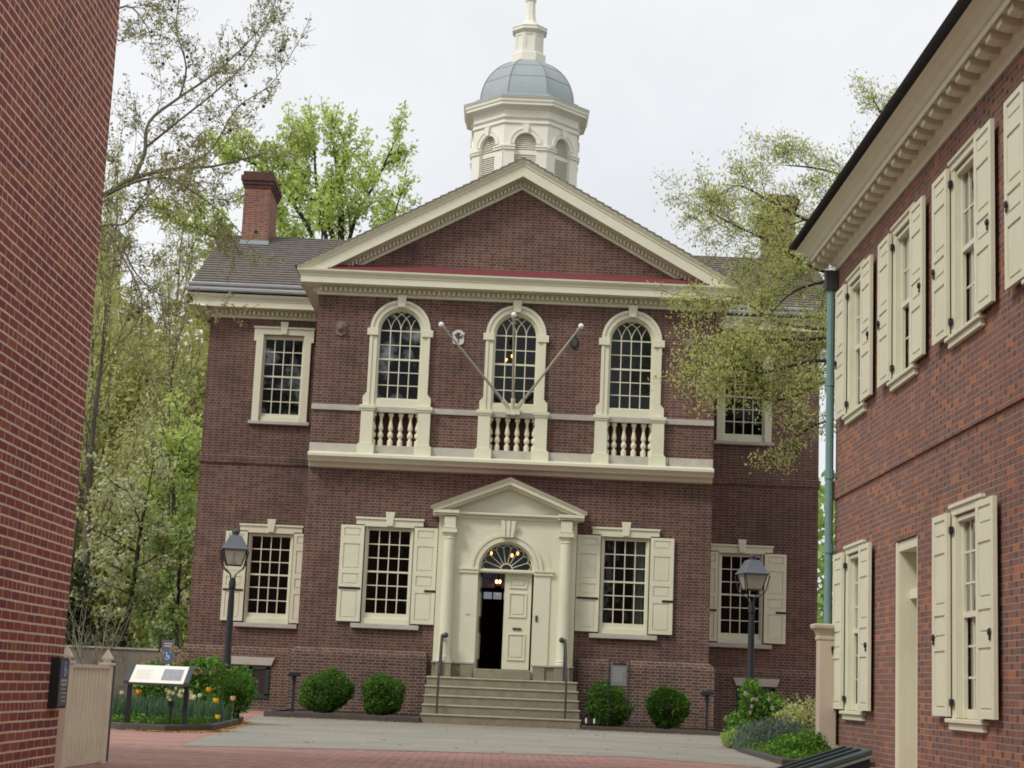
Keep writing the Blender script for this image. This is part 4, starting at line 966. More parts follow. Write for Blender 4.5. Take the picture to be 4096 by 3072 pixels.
# ------------------------------------------------------------------ vegetation
def leaf_mesh(name, pts, size, mat, parent=None, seed=1, aspect=.55, loc=(0, 0, 0), jit=.0, droop=None, fold=True):
    r = np.random.default_rng(seed); P = np.asarray(pts, float); n = len(P)
    if jit: P = P+r.normal(0, jit, (n, 3))
    d = r.normal(0, 1, (n, 3))
    if droop is not None: d = d*.55+np.array([0, 0, droop])
    d /= np.linalg.norm(d, axis=1)[:, None]
    q = r.normal(0, 1, (n, 3)); q -= (q*d).sum(1)[:, None]*d; q /= np.linalg.norm(q, axis=1)[:, None]
    s = size*r.uniform(.55, 1.35, n)[:, None]; nn = np.cross(d, q)
    V = np.stack([P-d*s*.5, P+q*s*aspect*.5+nn*s*.08, P+d*s*.5, P-q*s*aspect*.5+nn*s*.08], 1).reshape(-1, 3)
    me = bpy.data.meshes.new(name); me.vertices.add(4*n); me.vertices.foreach_set('co', V.astype(np.float32).ravel())
    me.loops.add(4*n); me.loops.foreach_set('vertex_index', np.arange(4*n, dtype=np.int32))
    me.polygons.add(n); me.polygons.foreach_set('loop_start', np.arange(0, 4*n, 4, dtype=np.int32)); me.polygons.foreach_set('loop_total', np.full(n, 4, np.int32))
    me.update(calc_edges=True); me.materials.append(mat)
    o = bpy.data.objects.new(name, me); col.objects.link(o); o.location = loc
    if parent: o.parent = parent
    return o

class Tree:
    def __init__(s, seed): s.g = random.Random(seed); s.mb = MB(); s.leaf = []; s.tips = []
    def rv(s): return Vector((s.g.gauss(0, 1), s.g.gauss(0, 1), s.g.gauss(0, 1))).normalized()
    def limb(s, pts, r0, r1, n=7, sub=4):
        P = [Vector(p) for p in pts]; out = []
        for i in range(len(P)-1):                                     # Catmull-Rom smoothing
            p0, p1, p2, p3 = P[max(i-1, 0)], P[i], P[i+1], P[min(i+2, len(P)-1)]
            for k in range(sub):
                t = k/sub; out.append(.5*((2*p1)+(p2-p0)*t+(2*p0-5*p1+4*p2-p3)*t*t+(3*p1-p0-3*p2+p3)*t**3))
        out.append(P[-1]); m = len(out)
        s.mb.tube(out, [r0+(r1-r0)*i/(m-1) for i in range(m)], n); return out
    def branch(s, p, d, L, r, lev, o):
        """o: dict(levels, n children, ratio, spread, up, leaf per m, wob)"""
        n = 5 if lev > 0 else 4; pts = [p.copy()]; d = d.normalized()
        for i in range(n):
            d = (d+s.rv()*o['wob']+Vector((0, 0, o['up']))).normalized(); pts.append(pts[-1]+d*L/n)
        r1 = max(r*.45, o.get('rmin', .003)); s.mb.tube(pts, [r+(r1-r)*i/n for i in range(n+1)], 5 if r > .02 else 3, False)
        if lev <= 0 or o.get('leafall'):
            k = max(1, int(L*o['leaf']+s.g.random()))
            for _ in range(k):
                t = s.g.uniform(.1, 1.0)*n; i = min(int(t), n-1); s.leaf.append(pts[i].lerp(pts[i+1], t-i)+s.rv()*o.get('lj', .05))
        if lev <= 0: s.tips.append(pts[-1]); return
        k = o['n']
        for c in range(k):
            t = (.2+.8*(c+s.g.random())/k)*n; i = min(int(t), n-1); q = pts[i].lerp(pts[i+1], t-i)
            dd = (pts[i+1]-pts[i]).normalized(); a = s.rv(); a = (a-dd*a.dot(dd)).normalized()
            s.branch(q, dd*(1-o['spread'])+a*o['spread'], L*o['ratio']*s.g.uniform(.7, 1.2)*(1-.35*t/n), r*.5, lev-1, o)
        s.branch(pts[-1], d, L*o['ratio'], r1, lev-1, o)
    def side(s, path, k, L, r, lev, o, t0=.15):
        m = len(path)-1
        for c in range(k):
            t = (t0+(1-t0)*(c+s.g.random())/k)*m; i = min(int(t), m-1); q = path[i].lerp(path[i+1], t-i)
            dd = (path[i+1]-path[i]).normalized(); a = s.rv(); a = (a-dd*a.dot(dd)).normalized()
            s.branch(q, dd*(1-o['spread'])+a*o['spread'], L*s.g.uniform(.6, 1.2)*(1-.4*t/m), r, lev, o)
        s.branch(path[-1], path[-1]-path[-2], L*.7, r, lev, o)
    def finish(s, name, label, bark, leafm, size, cat='tree', group=None, loc=(0, 0, 0), aspect=.55, droop=None, jit=.03, per=1):
        e = empty(name, label, cat, loc, group=group); L0 = Vector(loc)
        s.mb.v = [tuple(Vector(v)-L0) for v in s.mb.v]
        s.mb.build('trunk', bark, e, smooth='all', recalc=False)
        if s.leaf:
            pts = [tuple(Vector(v)-L0) for v in s.leaf for _ in range(per)]
            leaf_mesh('crown', pts, size, leafm, e, seed=len(pts), aspect=aspect, droop=droop, jit=jit)
        return e
OLIVE = leafmat('olive bud leaves', [(0, (.17, .15, .06)), (.35, (.29, .28, .09)), (.7, (.36, .38, .13)), (1, (.44, .42, .17))], .5)
BRIGHT = leafmat('bright spring leaves', [(0, (.40, .52, .10)), (.5, (.58, .70, .19)), (1, (.72, .82, .34))], .6)
YELLOWG = leafmat('yellow green catkin leaves', [(0, (.40, .50, .12)), (.4, (.57, .68, .21)), (.75, (.70, .78, .32)), (1, (.60, .54, .24))], .6)
MIDG = leafmat('mid green leaves', [(0, (.22, .34, .07)), (.5, (.34, .48, .13)), (1, (.46, .58, .20))], .5)
DARKG = leafmat('dark evergreen leaves', [(0, (.014, .03, .01)), (.5, (.03, .055, .016)), (1, (.06, .09, .03))], .2)
BOXG = leafmat('box leaves', [(0, (.03, .085, .012)), (.5, (.07, .17, .022)), (1, (.15, .28, .045))], .35)
SHRUBG = leafmat('fresh shrub leaves', [(0, (.05, .14, .015)), (.5, (.11, .25, .03)), (1, (.20, .36, .06))], .35)
SAGE = leafmat('grey green leaves', [(0, (.06, .10, .07)), (.5, (.12, .17, .12)), (1, (.19, .25, .19))], .25)
PALEF = leafmat('cream blossom', [(0, (.40, .46, .20)), (.5, (.58, .62, .32)), (1, (.74, .74, .50))], .5)
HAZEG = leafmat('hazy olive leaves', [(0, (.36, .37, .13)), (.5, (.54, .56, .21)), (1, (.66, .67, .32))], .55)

# sycamore at the left, mostly bare, its trunk hidden by the maroon building
T = Tree(21); o = dict(n=5, ratio=.55, spread=.6, up=.05, leaf=12, wob=.16, lj=.05, rmin=.004)
T.limb([(-9.6, -8.6, 0), (-9.5, -8.5, 4), (-9.3, -8.4, 7.2), (-9.1, -8.3, 10.5), (-9.0, -8.0, 14)], .34, .15, 10)
La = T.limb([(-9.2, -8.4, 8.4), (-8.2, -8.5, 8.95), (-7.6, -8.5, 9.24), (-7.08, -8.5, 9.58), (-6.4, -8.3, 9.85), (-5.75, -8.0, 10.02), (-5.0, -7.6, 10.4)], .075, .012)
Lb = T.limb([(-7.08, -8.5, 9.58), (-6.95, -8.4, 10.1), (-6.96, -8.2, 10.75), (-6.5, -7.9, 11.35), (-5.95, -7.5, 12.0), (-5.35, -7.1, 12.9), (-5.05, -6.9, 13.6)], .042, .008)
Lc = T.limb([(-6.94, -8.3, 10.25), (-6.3, -8.7, 10.65), (-5.6, -9.0, 11.15), (-5.05, -9.2, 11.7), (-4.75, -9.3, 12.35)], .026, .006)
Ld = T.limb([(-6.5, -7.9, 11.35), (-6.4, -8.0, 11.9), (-6.6, -8.2, 12.6), (-6.55, -8.3, 13.3)], .022, .006)
Le = T.limb([(-7.5, -8.5, 9.28), (-6.9, -8.9, 9.42), (-6.3, -9.2, 9.40), (-5.8, -9.4, 9.1), (-5.3, -9.5, 8.75), (-4.9, -9.6, 8.35)], .030, .007)
Lf = T.limb([(-9.2, -8.4, 7.4), (-8.2, -8.6, 8.2), (-7.5, -8.7, 8.62), (-7.1, -8.8, 8.65), (-6.75, -9.0, 9.05), (-6.3, -9.2, 9.45)], .034, .009)
Lg = T.limb([(-8.4, -8.6, 8.2), (-7.6, -8.9, 8.5), (-7.1, -9.2, 8.2), (-6.7, -9.4, 7.6), (-6.2, -9.6, 7.2), (-5.5, -9.7, 7.0)], .028, .007)
Lh = T.limb([(-9.1, -8.2, 11.5), (-8.2, -8.4, 12.4), (-7.5, -8.5, 12.85), (-7.1, -8.6, 12.5), (-6.95, -8.7, 12.2)], .030, .007)
Li = T.limb([(-6.3, -8.4, 9.86), (-5.7, -8.8, 10.05), (-5.2, -9.2, 10.75), (-4.6, -9.5, 11.1), (-4.25, -9.6, 11.65)], .018, .005)
Lj = T.limb([(-7.4, -8.8, 8.5), (-7.0, -9.0, 7.9), (-6.6, -9.3, 7.2), (-6.5, -9.5, 6.3), (-6.2, -9.6, 5.6)], .022, .005)
for p_, k_, l_ in ((La, 15, 1.1), (Lb, 12, .8), (Lc, 8, .75), (Ld, 6, .7), (Le, 13, .9), (Lf, 9, .9), (Lg, 12, .9), (Lh, 9, .9), (Li, 8, .65), (Lj, 9, .75)): T.side(p_, int(k_*1.25), l_, .009, 2, o)
T.leaf = [p for p in T.leaf if p.x < -3.95]
syc = T.finish('sycamore_tree', 'nearly bare sycamore limb with seed balls reaching from behind the maroon wall', SYC_BARK, OLIVE, .060, loc=(-9.6, -8.6, 0), per=2, jit=.03)
g = random.Random(2); ball = None
for k in range(34):
    p = g.choice(T.tips)-Vector((-9.6, -8.6, 0)); p = p-Vector((0, 0, g.uniform(.05, .14)))
    if ball is None: ball = MB().sphere((0, 0, 0), .032, 8, 6).tube([(0, 0, .03), (0, 0, .14)], .004, 3).build('seed_ball', DARK_BARK, syc, loc=p)
    else: c_ = ball.copy(); col.objects.link(c_); c_.parent = syc; c_.location = p

# bright green tree far behind the left wing
T = Tree(5); o = dict(n=5, ratio=.55, spread=.55, up=.06, leaf=9, wob=.15, lj=.17, rmin=.01, leafall=True)
B0 = (-7.0, 23.5, 0)
tr_ = T.limb([B0, (-6.6, 23.5, 6), (-6.4, 23.5, 12), (-6.5, 23.5, 16.9), (-6.75, 23.5, 19.2), (-7.0, 23.5, 20.6)], .26, .05, 8)
lims = [[(-6.5, 23.5, 15), (-6.0, 23.2, 17.6), (-5.3, 23.0, 19.0), (-4.75, 22.8, 20.3)], [(-6.4, 23.5, 13.5), (-7.2, 23.8, 17.4), (-8.1, 24, 19), (-8.6, 24, 20.4)], [(-6.5, 23.5, 14), (-7.6, 24.2, 17), (-8.6, 24.5, 18.6), (-9.8, 24.6, 19.8), (-10.6, 24.6, 20.2)],
        [(-6.5, 23.5, 11.5), (-8.5, 23, 14.4), (-10.5, 22.6, 16.2), (-12.2, 22.4, 17.0)], [(-6.5, 23.5, 12.5), (-5.8, 22.5, 14.6), (-5.0, 22, 16.0), (-4.4, 22, 17.8)], [(-6.5, 23.5, 12.5), (-7.6, 22.5, 14.6), (-8.6, 22, 16.2), (-9.2, 22, 17.6)], [(-6.5, 23.5, 11), (-6.6, 22, 13.4), (-6.9, 21.5, 15.2), (-7.0, 21.4, 17)], [(-6.4, 23.5, 14), (-5.6, 23.8, 16), (-4.9, 24, 17.4)], [(-6.6, 23.5, 16.5), (-7.4, 22.8, 18.5), (-7.6, 22.6, 20.2)]]
ps = [T.limb(l, .10, .03, 6) for l in lims]
for p_ in ps+[tr_[10:], ps[3], ps[2]]: T.side(p_, 8, 1.45, .03, 2, o, .2)
T.finish('leafy_tree', 'bright green spring tree rising behind the left chimney of the hall', DARK_BARK, BRIGHT, .18, loc=B0, per=2, jit=.09)
# second bright tree lower left behind
T = Tree(8)
for l in ([(-10.3, 18, 0), (-10.5, 18, 3), (-10.9, 18, 6), (-11.0, 18, 8.2)],): tr_ = T.limb(l, .16, .04, 6)
T.side(tr_, 18, 1.9, .03, 2, o, .5)
T.finish('leafy_tree', 'bright green young tree close behind the left corner of the hall', BARK, BRIGHT, .16, loc=(-10.3, 18, 0), per=2, jit=.12)
# slender hazy trees of the garden beyond
g = random.Random(31)
specs = [(-12.5, 14, 13.5, 'slender grey trunked tree with fine upright twigs beside the maroon wall'), (-11.4, 20, 14.5, 'tall thin twiggy tree beyond the garden wall, second from the maroon wall'), (-15.5, 24, 15.5, 'tall olive tinged tree far behind the garden wall by the maroon building'),
         (-13.6, 30, 14.5, 'hazy olive tree in the far background left of the hall'), (-10.6, 28, 12.0, 'hazy tree far back close against the left edge of the hall')]
for i, (x, y, h, lab) in enumerate(specs):
    T = Tree(40+i); o = dict(n=5, ratio=.6, spread=.38, up=.16, leaf=7, wob=.10, lj=.14, rmin=.006, leafall=True)
    tr_ = T.limb([(x, y, 0), (x+g.uniform(-.2, .2), y, h*.3), (x+g.uniform(-.4, .4), y, h*.6), (x+g.uniform(-.4, .4), y, h)], .17, .03, 7)
    T.side(tr_, 13, h*.24, .03, 2, o, .22)
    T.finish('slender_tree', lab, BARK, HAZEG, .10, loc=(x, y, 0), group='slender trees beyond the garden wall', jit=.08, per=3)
# dogwood in flower
T = Tree(60); o = dict(n=5, ratio=.6, spread=.75, up=.0, leaf=16, wob=.14, lj=.09, rmin=.006)
tr_ = T.limb([(-10.9, 12, 0), (-10.95, 12, 1.6), (-10.8, 12, 3.0), (-10.7, 12, 4.8), (-10.6, 12, 5.8)], .13, .03, 7); T.side(tr_, 14, 1.9, .03, 2, o, .3)
T.finish('dogwood_tree', 'dogwood with tiers of pale cream blossom left of the hall', DARK_BARK, PALEF, .10, loc=(-10.9, 12, 0), per=2, aspect=.9)
# light green tree low against the hall corner
T = Tree(61); o = dict(n=5, ratio=.6, spread=.6, up=.04, leaf=16, wob=.15, lj=.12, rmin=.006)
tr_ = T.limb([(-9.4, 12.5, 0), (-9.5, 12.5, 2), (-9.6, 12.5, 4.5)], .10, .03, 6); T.side(tr_, 13, 1.6, .025, 2, o, .15)
T.finish('understorey_tree', 'low light green tree tucked against the left corner of the hall', DARK_BARK, MIDG, .12, loc=(-9.4, 12.5, 0), per=3)
# bushes made of leaf shells
def shell(n, c, r, seed, noise=.12, fill=.75, low=-1.0):
    q = np.random.default_rng(seed); d = q.normal(0, 1, (n, 3)); d /= np.linalg.norm(d, axis=1)[:, None]
    d = d[d[:, 2] > low]; ph = q.uniform(0, 6.28, 6)
    bump = 1+noise*(np.sin(d[:, 0]*5+ph[0])+np.sin(d[:, 1]*6+ph[1])+np.sin(d[:, 2]*5+ph[2])+.6*np.sin(d[:, 0]*11+ph[3])*np.sin(d[:, 2]*12+ph[4]))/2
    rad = bump*(fill+(1-fill)*q.random(len(d))**.5); return np.array(c)+d*np.array(r)*rad[:, None]
def bush(name, label, loc, blobs, mat, size, n, cat='shrub', group=None, seed=1, noise=.12, fill=.72, stems=5, bark=DARK_BARK, aspect=.6, droop=None, shoots=0):
    e = empty(name, label, cat, loc, group=group); g = random.Random(seed); mb = MB()
    top = max(b[0][2] for b in blobs)
    for k in range(stems):
        b = g.choice(blobs)[0]; mb.tube([(g.uniform(-.08, .08), g.uniform(-.08, .08), 0), (b[0]*.5+g.uniform(-.05, .05), b[1]*.5, b[2]*.5), (b[0]+g.uniform(-.1, .1), b[1]+g.uniform(-.1, .1), b[2])], [.014, .010, .005], 5)
    mb.build('stems', bark, e)
    P = np.concatenate([shell(int(n*b[1][0]*b[1][2]/sum(c[1][0]*c[1][2] for c in blobs)), b[0], b[1], seed+i, noise, fill) for i, b in enumerate(blobs)])
    if shoots:
        qq = np.random.default_rng(seed+7); idx = qq.choice(len(P), shoots)
        cen = np.array([0, 0, top*.6]); ex = []
        for i_ in idx:
            d_ = P[i_]-cen; d_ = d_/np.linalg.norm(d_)+np.array([0, 0, .5]); L_ = qq.uniform(.04, .13)
            for t_ in np.linspace(0, 1, 7): ex.append(P[i_]+d_*L_*t_+qq.normal(0, .008, 3))
        P = np.concatenate([P, np.array(ex)])
    P = P[P[:, 2] > .03]
    leaf_mesh('foliage', P, size, mat, e, seed=seed, aspect=aspect, droop=droop)
    return e
def box_bush(x, y, z, r, h, lab, seed, blobs=None):
    b = blobs or [((0, 0, h*.50), (r*.95, r*.9, h*.49))]
    e = bush('box_shrub', lab, (x, y, z), b, BOXG, .050, 15000, group='clipped round shrubs along the hall front', seed=seed, noise=.15, fill=.60, shoots=130)
box_bush(-3.70, -1.75, .09, .50, .92, 'widest clipped round shrub, leftmost along the hall front', 71, [((-.10, 0, .40), (.44, .42, .42)), ((.16, 0, .50), (.38, .40, .42))])
box_bush(-2.52, -1.75, .09, .46, .86, 'clipped round shrub just left of the steps', 72)
box_bush(2.26, -1.75, .06, .46, .96, 'clipped round shrub behind the framed notice right of the steps', 73, [((0, 0, .36), (.45, .43, .40)), ((-.06, 0, .56), (.37, .4, .40))])
box_bush(3.50, -1.75, .06, .46, .92, 'clipped round shrub, rightmost along the hall front', 74)
# left bed
bush('hydrangea_shrub', 'leafy green shrub with faded pink heads left of the left lamp post', (-5.35, -9.6, .06), [((.0, 0, .45), (.42, .4, .48)), ((.38, .1, .68), (.34, .35, .42)), ((-.45, .05, .55), (.38, .35, .40)), ((.25, -.1, .3), (.4, .35, .35))], SHRUBG, .085, 5200, seed=81, noise=.2, fill=.5)
e = bpy.data.objects['hydrangea_shrub']; g = random.Random(6)
HEAD = leafmat('faded flower heads', [(0, (.30, .20, .10)), (.5, (.44, .32, .18)), (1, (.55, .42, .26))], .2)
hp = [(-.62, -.1, .92), (-.35, -.1, 1.02), (-.15, -.15, 1.13), (.02, -.1, 1.02), (-.5, -.2, .78), (-.05, -.25, .95), (.28, -.3, .80)]
for i, h in enumerate(hp): leaf_mesh('flower_head', shell(130, h, (.085, .08, .07), 300+i, .1, .6), .035, HEAD, e, seed=300+i)
bush('leafy_shrub', 'loose fresh green shrub right of the left lamp post', (-4.50, -9.0, .06), [((.02, 0, .58), (.26, .3, .34)), ((-.05, 0, .36), (.24, .28, .30)), ((.13, 0, .46), (.2, .25, .28))], SHRUBG, .06, 2600, seed=82, noise=.2, fill=.5)
# bulb foliage
BLADE = leafmat('bulb leaves', [(0, (.03, .075, .035)), (.5, (.06, .13, .06)), (1, (.12, .20, .11))], .3)
def blades(n, xr, yr, hmin, hmax, seed, z0=.06):
    q = random.Random(seed); v = []; f = []
    for i in range(n):
        x, y = q.uniform(*xr), q.uniform(*yr); h = q.uniform(hmin, hmax); a = q.uniform(0, 6.28); ln = q.uniform(.03, .25)*h; wd = q.uniform(.006, .013); b = q.uniform(0, 6.28)
        ex, ey = cos(b)*wd, sin(b)*wd; dx, dy = cos(a)*ln, sin(a)*ln; k = len(v)
        v += [(x-ex, y-ey, z0), (x+ex, y+ey, z0), (x+ex+dx*.4, y+ey+dy*.4, z0+h*.6), (x-ex+dx*.4, y-ey+dy*.4, z0+h*.6), (x+dx*1.3, y+dy*1.3, z0+h)]
        f += [(k, k+1, k+2, k+3), (k+3, k+2, k+4)]
    mb = MB(); mb.v = v; mb.f = f; return mb
mb = blades(1050, (-5.75, -4.42), (-13.2, -11.2), .14, .42, 91); mb.add(*[*(lambda b: (b.v, b.f))(blades(700, (-6.2, -4.4), (-12.0, -10.3), .2, .45, 92))])
o_ = mb.build('bulb_foliage', BLADE, recalc=False); tag(o_, kind='stuff')
q = np.random.default_rng(5); P = np.stack([q.uniform(-5.7, -4.4, 3600), q.uniform(-13.5, -12.2, 3600), .07+np.abs(q.normal(0, .06, 3600))], 1); P = P[(P[:, 1] > -13.9+np.abs(P[:, 0]+4.9)*.5)]
o_ = leaf_mesh('bed_ground_cover', P, .05, SHRUBG, None, 6); tag(o_, kind='stuff')
# flowers
PETW = plain('white petals', (.80, .80, .68), .6, var=.05); PETY = plain('yellow petals', (.80, .55, .03), .6, var=.1); PETO = plain('orange petals', (.80, .34, .02), .6, var=.1); STEM = plain('flower stem', (.07, .16, .05), .7)
def daffodil(mat, cup):
    e = empty('daffodil', '', 'flower'); e.pop('label', None)
    MB().tube([(0, 0, -.45), (.01, 0, -.2), (0, 0, -.02)], .004, 4).build('stem', STEM, e)
    mb = MB()
    for k in range(6):
        a = 2*pi*k/6; mb.add([(0, 0, 0), (.022*cos(a-.4), -.012, .022*sin(a-.4)), (.048*cos(a), -.016, .048*sin(a)), (.022*cos(a+.4), -.012, .022*sin(a+.4))], [(0, 1, 2, 3)])
    mb.build('petals', mat, e, recalc=False); MB().tube([(0, -.005, 0), (0, -.035, 0)], [.010, .016], 8).build('trumpet', cup, e)
    return e
df = daffodil(PETW, plain('cream trumpet', (.75, .62, .25), .6)); g = random.Random(15); first = True
fl = [(-5.07, -12.5, .56), (-4.95, -13.0, .46), (-4.85, -12.5, .55), (-4.78, -12.6, .56), (-4.72, -12.4, .54), (-4.66, -12.6, .50), (-4.80, -12.9, .50), (-4.93, -12.7, .52), (-5.0, -12.6, .53), (-4.60, -12.7, .47), (-4.56, -12.5, .50), (-4.88, -13.1, .42), (-5.62, -13.0, .50), (-4.97, -12.3, .58), (-4.63, -12.9, .46), (-4.75, -13.0, .49)]
for x, y, z in fl:
    d_ = df if first else copy_tree(df); first = False; d_.location = (x, y, z); d_.rotation_euler = (g.uniform(-.2, .2), g.uniform(-.2, .2), g.uniform(-.9, .9)); sc_ = g.uniform(.8, 1.1); d_.scale = (sc_, sc_, sc_)
    d_['label'] = 'white daffodil in the cluster behind the information panel'; d_['group'] = 'white daffodils in the left bed'
def tulip(loc, mat, label):
    e = empty('tulip', label, 'flower', loc)
    MB().tube([(0, 0, -.4), (.006, 0, 0)], .005, 4).build('stem', STEM, e)
    mb = MB()
    for k in range(6):
        a = 2*pi*k/6+.3*(k % 2); c_, s_ = cos(a), sin(a)
        mb.loft([[(c_*r_-s_*w_*q_, s_*r_+c_*w_*q_, z_) for q_ in (-1, 0, 1)] for r_, w_, z_ in ((.006, .008, 0), (.035, .024, .025), (.038, .022, .055), (.030, .006, .08))])
    mb.build('petals', mat, e, smooth='all', recalc=False)
tulip((-5.373, -13.0, .47), PETO, 'orange tulip just right of the left leg of the information panel'); tulip((-4.42, -12.6, .545), PETO, 'tall orange tulip between the information panel and the lamp post')
tulip((-4.21, -13.2, .40), PETY, 'yellow tulip right of the tall orange tulip, before the lamp post base'); tulip((-4.34, -12.1, .14), PETY, 'small low yellow tulip beside the kerb tip'); tulip((-4.20, -11.6, .42), leafmat('peach petals', [(0, (.6, .35, .2)), (1, (.7, .45, .28))], .2), 'peach coloured tulip at the foot of the left lamp post')
# bed beside the right house
bush('leafy_shrub', 'tall fresh green shrub in front of the right lamp post', (3.98, -10.6, .04), [((-.06, 0, .68), (.17, .24, .38)), ((.20, .1, .55), (.34, .3, .32)), ((-.16, -.1, .30), (.26, .3, .28)), ((.48, .2, .44), (.36, .3, .30)), ((.1, 0, .3), (.5, .4, .3))], SHRUBG, .07, 5200, seed=83, noise=.25, fill=.35, shoots=120)
g = random.Random(77); e = [o_ for o_ in bpy.data.objects if o_.name == 'leafy_shrub.001' or o_.name == 'leafy_shrub'][-1]
for i in range(9): leaf_mesh('blossom', shell(40, (g.uniform(-.2, .6), -.32, g.uniform(.25, .85)), (.028, .02, .028), 400+i, .1, .5), .03, leafmat('pink white blossom', [(0, (.5, .42, .36)), (1, (.66, .58, .50))], .2) if i == 0 else bpy.data.materials['pink white blossom'], e, seed=400+i)
bush('leafy_shrub', 'sparse twiggy shrub beside the tan gate pier', (4.55, -11.2, .04), [((0, 0, .42), (.40, .35, .38)), ((.25, 0, .55), (.25, .25, .26))], HAZEG, .05, 1500, seed=84, noise=.25, fill=.2, stems=16)
bush('lavender_shrub', 'grey green lavender clump along the plaza edge of the right bed', (3.82, -12.9, .03), [((-.12, .3, .2), (.32, .5, .24)), ((.05, -.2, .24), (.34, .45, .26)), ((.35, 0, .24), (.32, .4, .28))], SAGE, .085, 4200, seed=85, noise=.2, fill=.3, aspect=.16, droop=.8)
bush('low_shrub', 'low dark mottled shrub at the tip of the right bed', (3.64, -10.9, .03), [((0, 0, .12), (.22, .45, .16))], MIDG, .05, 1300, seed=86, noise=.2, fill=.4)
bush('low_shrub', 'low green mound nearest the green bin', (3.85, -15.3, .03), [((-.1, 0, .13), (.24, .35, .19)), ((.18, .1, .17), (.26, .35, .20)), ((.0, .6, .12), (.3, .3, .18))], SHRUBG, .055, 3800, seed=87, noise=.22, fill=.4)
q = np.random.default_rng(9); P = np.stack([q.uniform(3.55, 4.6, 6000), q.uniform(-16.4, -10.0, 6000), .06+np.abs(q.normal(0, .05, 6000))], 1)
o_ = leaf_mesh('right_bed_ground_cover', P, .055, SHRUBG, None, 10); tag(o_, kind='stuff'); o_.name = 'bed_ground_cover'
# right hand tree: drooping yellow green catkins, trunk behind the right house
T = Tree(90); o = dict(n=6, ratio=.62, spread=.5, up=-.01, leaf=17, wob=.16, lj=.08, rmin=.004)
T.limb([(8.6, -5.5, 0), (8.5, -5.4, 5), (8.3, -5.2, 9), (8.4, -5, 11.5), (8.5, -5, 12.6)], .32, .08, 9)
RL = [[(8.4, -5.3, 7.6), (7.2, -5.2, 8.0), (6.1, -5.0, 8.1), (5.2, -4.8, 8.25), (4.5, -4.7, 8.7), (4.0, -4.6, 8.8)], [(8.3, -5.2, 9), (7.0, -5.1, 9.6), (6.0, -5.0, 10.2), (5.0, -5.0, 10.7), (4.4, -5, 11.0), (4.1, -5, 10.9)],
      [(8.3, -5.2, 10.4), (7.2, -4.6, 11.2), (6.2, -4.4, 11.6), (5.4, -4.3, 11.7)], [(8.2, -5.1, 11.6), (7.8, -5, 12.1), (7.35, -5, 12.5), (7.1, -5, 12.9)], [(8.4, -5.3, 6.6), (7.0, -5.6, 7.2), (5.8, -5.8, 7.3), (4.8, -5.9, 7.0), (4.2, -6.0, 7.1), (3.8, -6.0, 7.0)],
      [(8.3, -5.2, 8.6), (7.0, -5.7, 9.0), (5.9, -5.8, 9.1), (4.9, -5.9, 9.6), (4.2, -5.9, 9.9), (3.6, -5.9, 10.2)], [(8.4, -5.3, 6.3), (7.0, -5.0, 6.4), (6.0, -4.8, 6.2), (5.4, -4.7, 5.7)], [(8.3, -5.2, 9.6), (7.0, -4.5, 10.2), (5.9, -4.2, 10.6), (5.0, -4.1, 10.0)],
      [(8.3, -5.2, 8.0), (6.8, -5.5, 7.9), (5.6, -5.6, 7.75), (4.7, -5.6, 7.7), (4.1, -5.6, 7.6)],
      [(8.4, -5.3, 7.0), (7.0, -5.6, 7.25), (6.0, -5.7, 6.9), (5.3, -5.7, 6.55), (4.8, -5.7, 6.5)], [(8.3, -5.2, 9.2), (7.2, -5.4, 9.4), (6.2, -5.6, 9.0), (5.4, -5.7, 8.7), (4.9, -5.7, 8.2)], [(8.3, -5.2, 10.6), (7.3, -5.5, 10.4), (6.4, -5.7, 10.2), (5.8, -5.7, 9.6)]]
for i, l in enumerate(RL): T.side(T.limb(l, .05, .010, 6), (15, 14, 11, 8, 14, 14, 6, 11, 12, 10, 10, 10)[i], (1.0, .95, .9, .6, .9, .95, .6, .95, .9, .85, .9, .9)[i], .009, 2, o, .2)
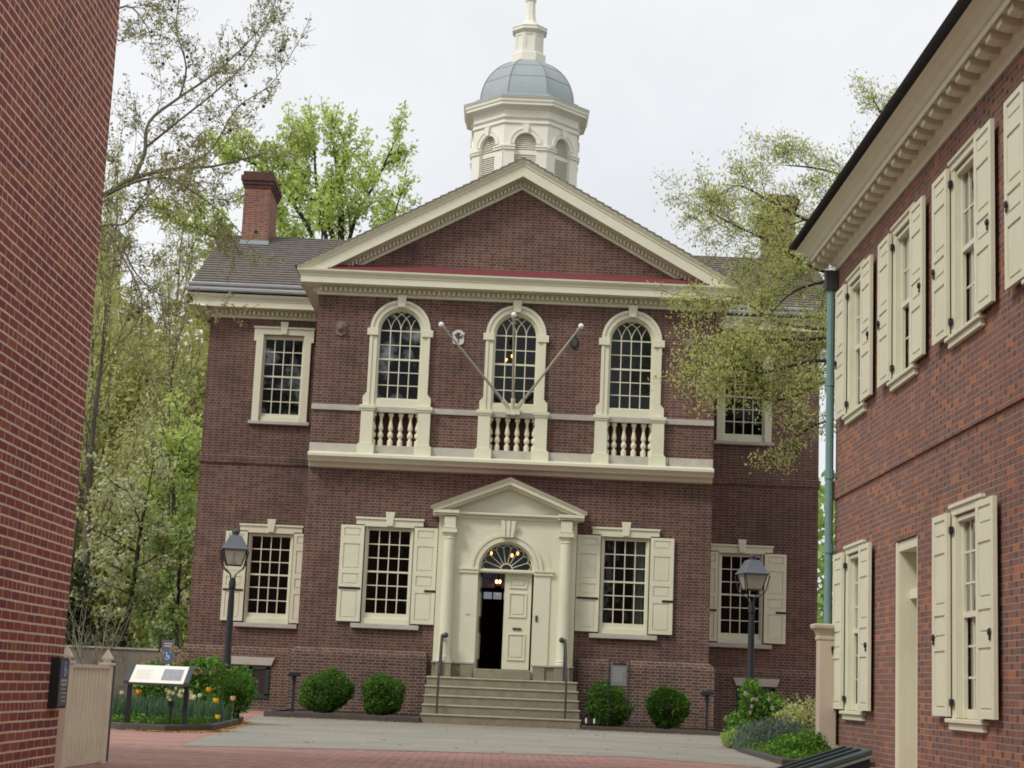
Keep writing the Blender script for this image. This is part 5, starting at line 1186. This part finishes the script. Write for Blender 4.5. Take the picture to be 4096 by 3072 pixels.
T.finish('oak_tree', 'yellow green oak with drooping catkins reaching in front of the right wing', DARK_BARK, YELLOWG, .075, loc=(8.6, -5.5, 0), per=2, aspect=.42, droop=-.6, jit=.10)
# garden beyond: low wall, evergreen mass, bare shrub
e = empty('garden_wall', 'low grey stuccoed garden wall left of the hall', 'wall', (-11, 8, 0))
STUCCO = plain('stucco wall', (.25, .22, .185), .9, var=.25, scale=3, bump=.003)
MB().box(-5, 2.9, 0, .35, 0, 1.36).build('wall_body', STUCCO, e); MB().box(-5, 2.9, -.04, .39, 1.36, 1.41).build('coping', STONE, e); MB().box(-5, 2.9, -.12, 0, 0, .42).build('wall_foot', STUCCO, e)
bush('evergreen_shrub', 'dark evergreen shrub mass behind the garden wall beside the maroon building', (-13.2, 11.5, 0), [((0, 0, 1.7), (1.5, 1.2, 1.9)), ((1.3, .3, 1.3), (1.1, 1, 1.4)), ((-1.4, .3, 2.2), (1.4, 1.1, 2.0)), ((.5, 0, 2.8), (1.1, .9, 1.2))], DARKG, .15, 9000, seed=95, noise=.2, fill=.45)
T = Tree(97); o = dict(n=4, ratio=.6, spread=.45, up=.10, leaf=0.4, wob=.18, lj=.03, rmin=.006)
for k in range(7): a = 2*pi*k/7; T.branch(Vector((-10.9, 7.3, 0)), Vector((cos(a)*.5, sin(a)*.25, 1)), 1.7, .03, 2, o)
T.finish('bare_shrub', 'bare twiggy shrub in front of the garden wall', PALE_BARK, HAZEG, .05, cat='shrub', loc=(-10.9, 7.3, 0))
# far wood behind everything, reads as one mass
q = np.random.default_rng(44); n = 95000
P = np.stack([q.uniform(-28, -4, n), q.uniform(34, 42, n), np.zeros(n)], 1); hgt = 17.0+1.8*np.sin(P[:, 0]*.9)+1.2*np.sin(P[:, 0]*2.3+1); P[:, 2] = q.random(n)**1.0*hgt
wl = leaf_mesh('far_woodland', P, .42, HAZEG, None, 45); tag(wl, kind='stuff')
q = np.random.default_rng(47); n = 14000
P = np.stack([q.uniform(7, 22, n), q.uniform(26, 34, n), q.random(n)*9.5], 1); wl = leaf_mesh('far_woodland', P, .40, MIDG, None, 46); tag(wl, kind='stuff')
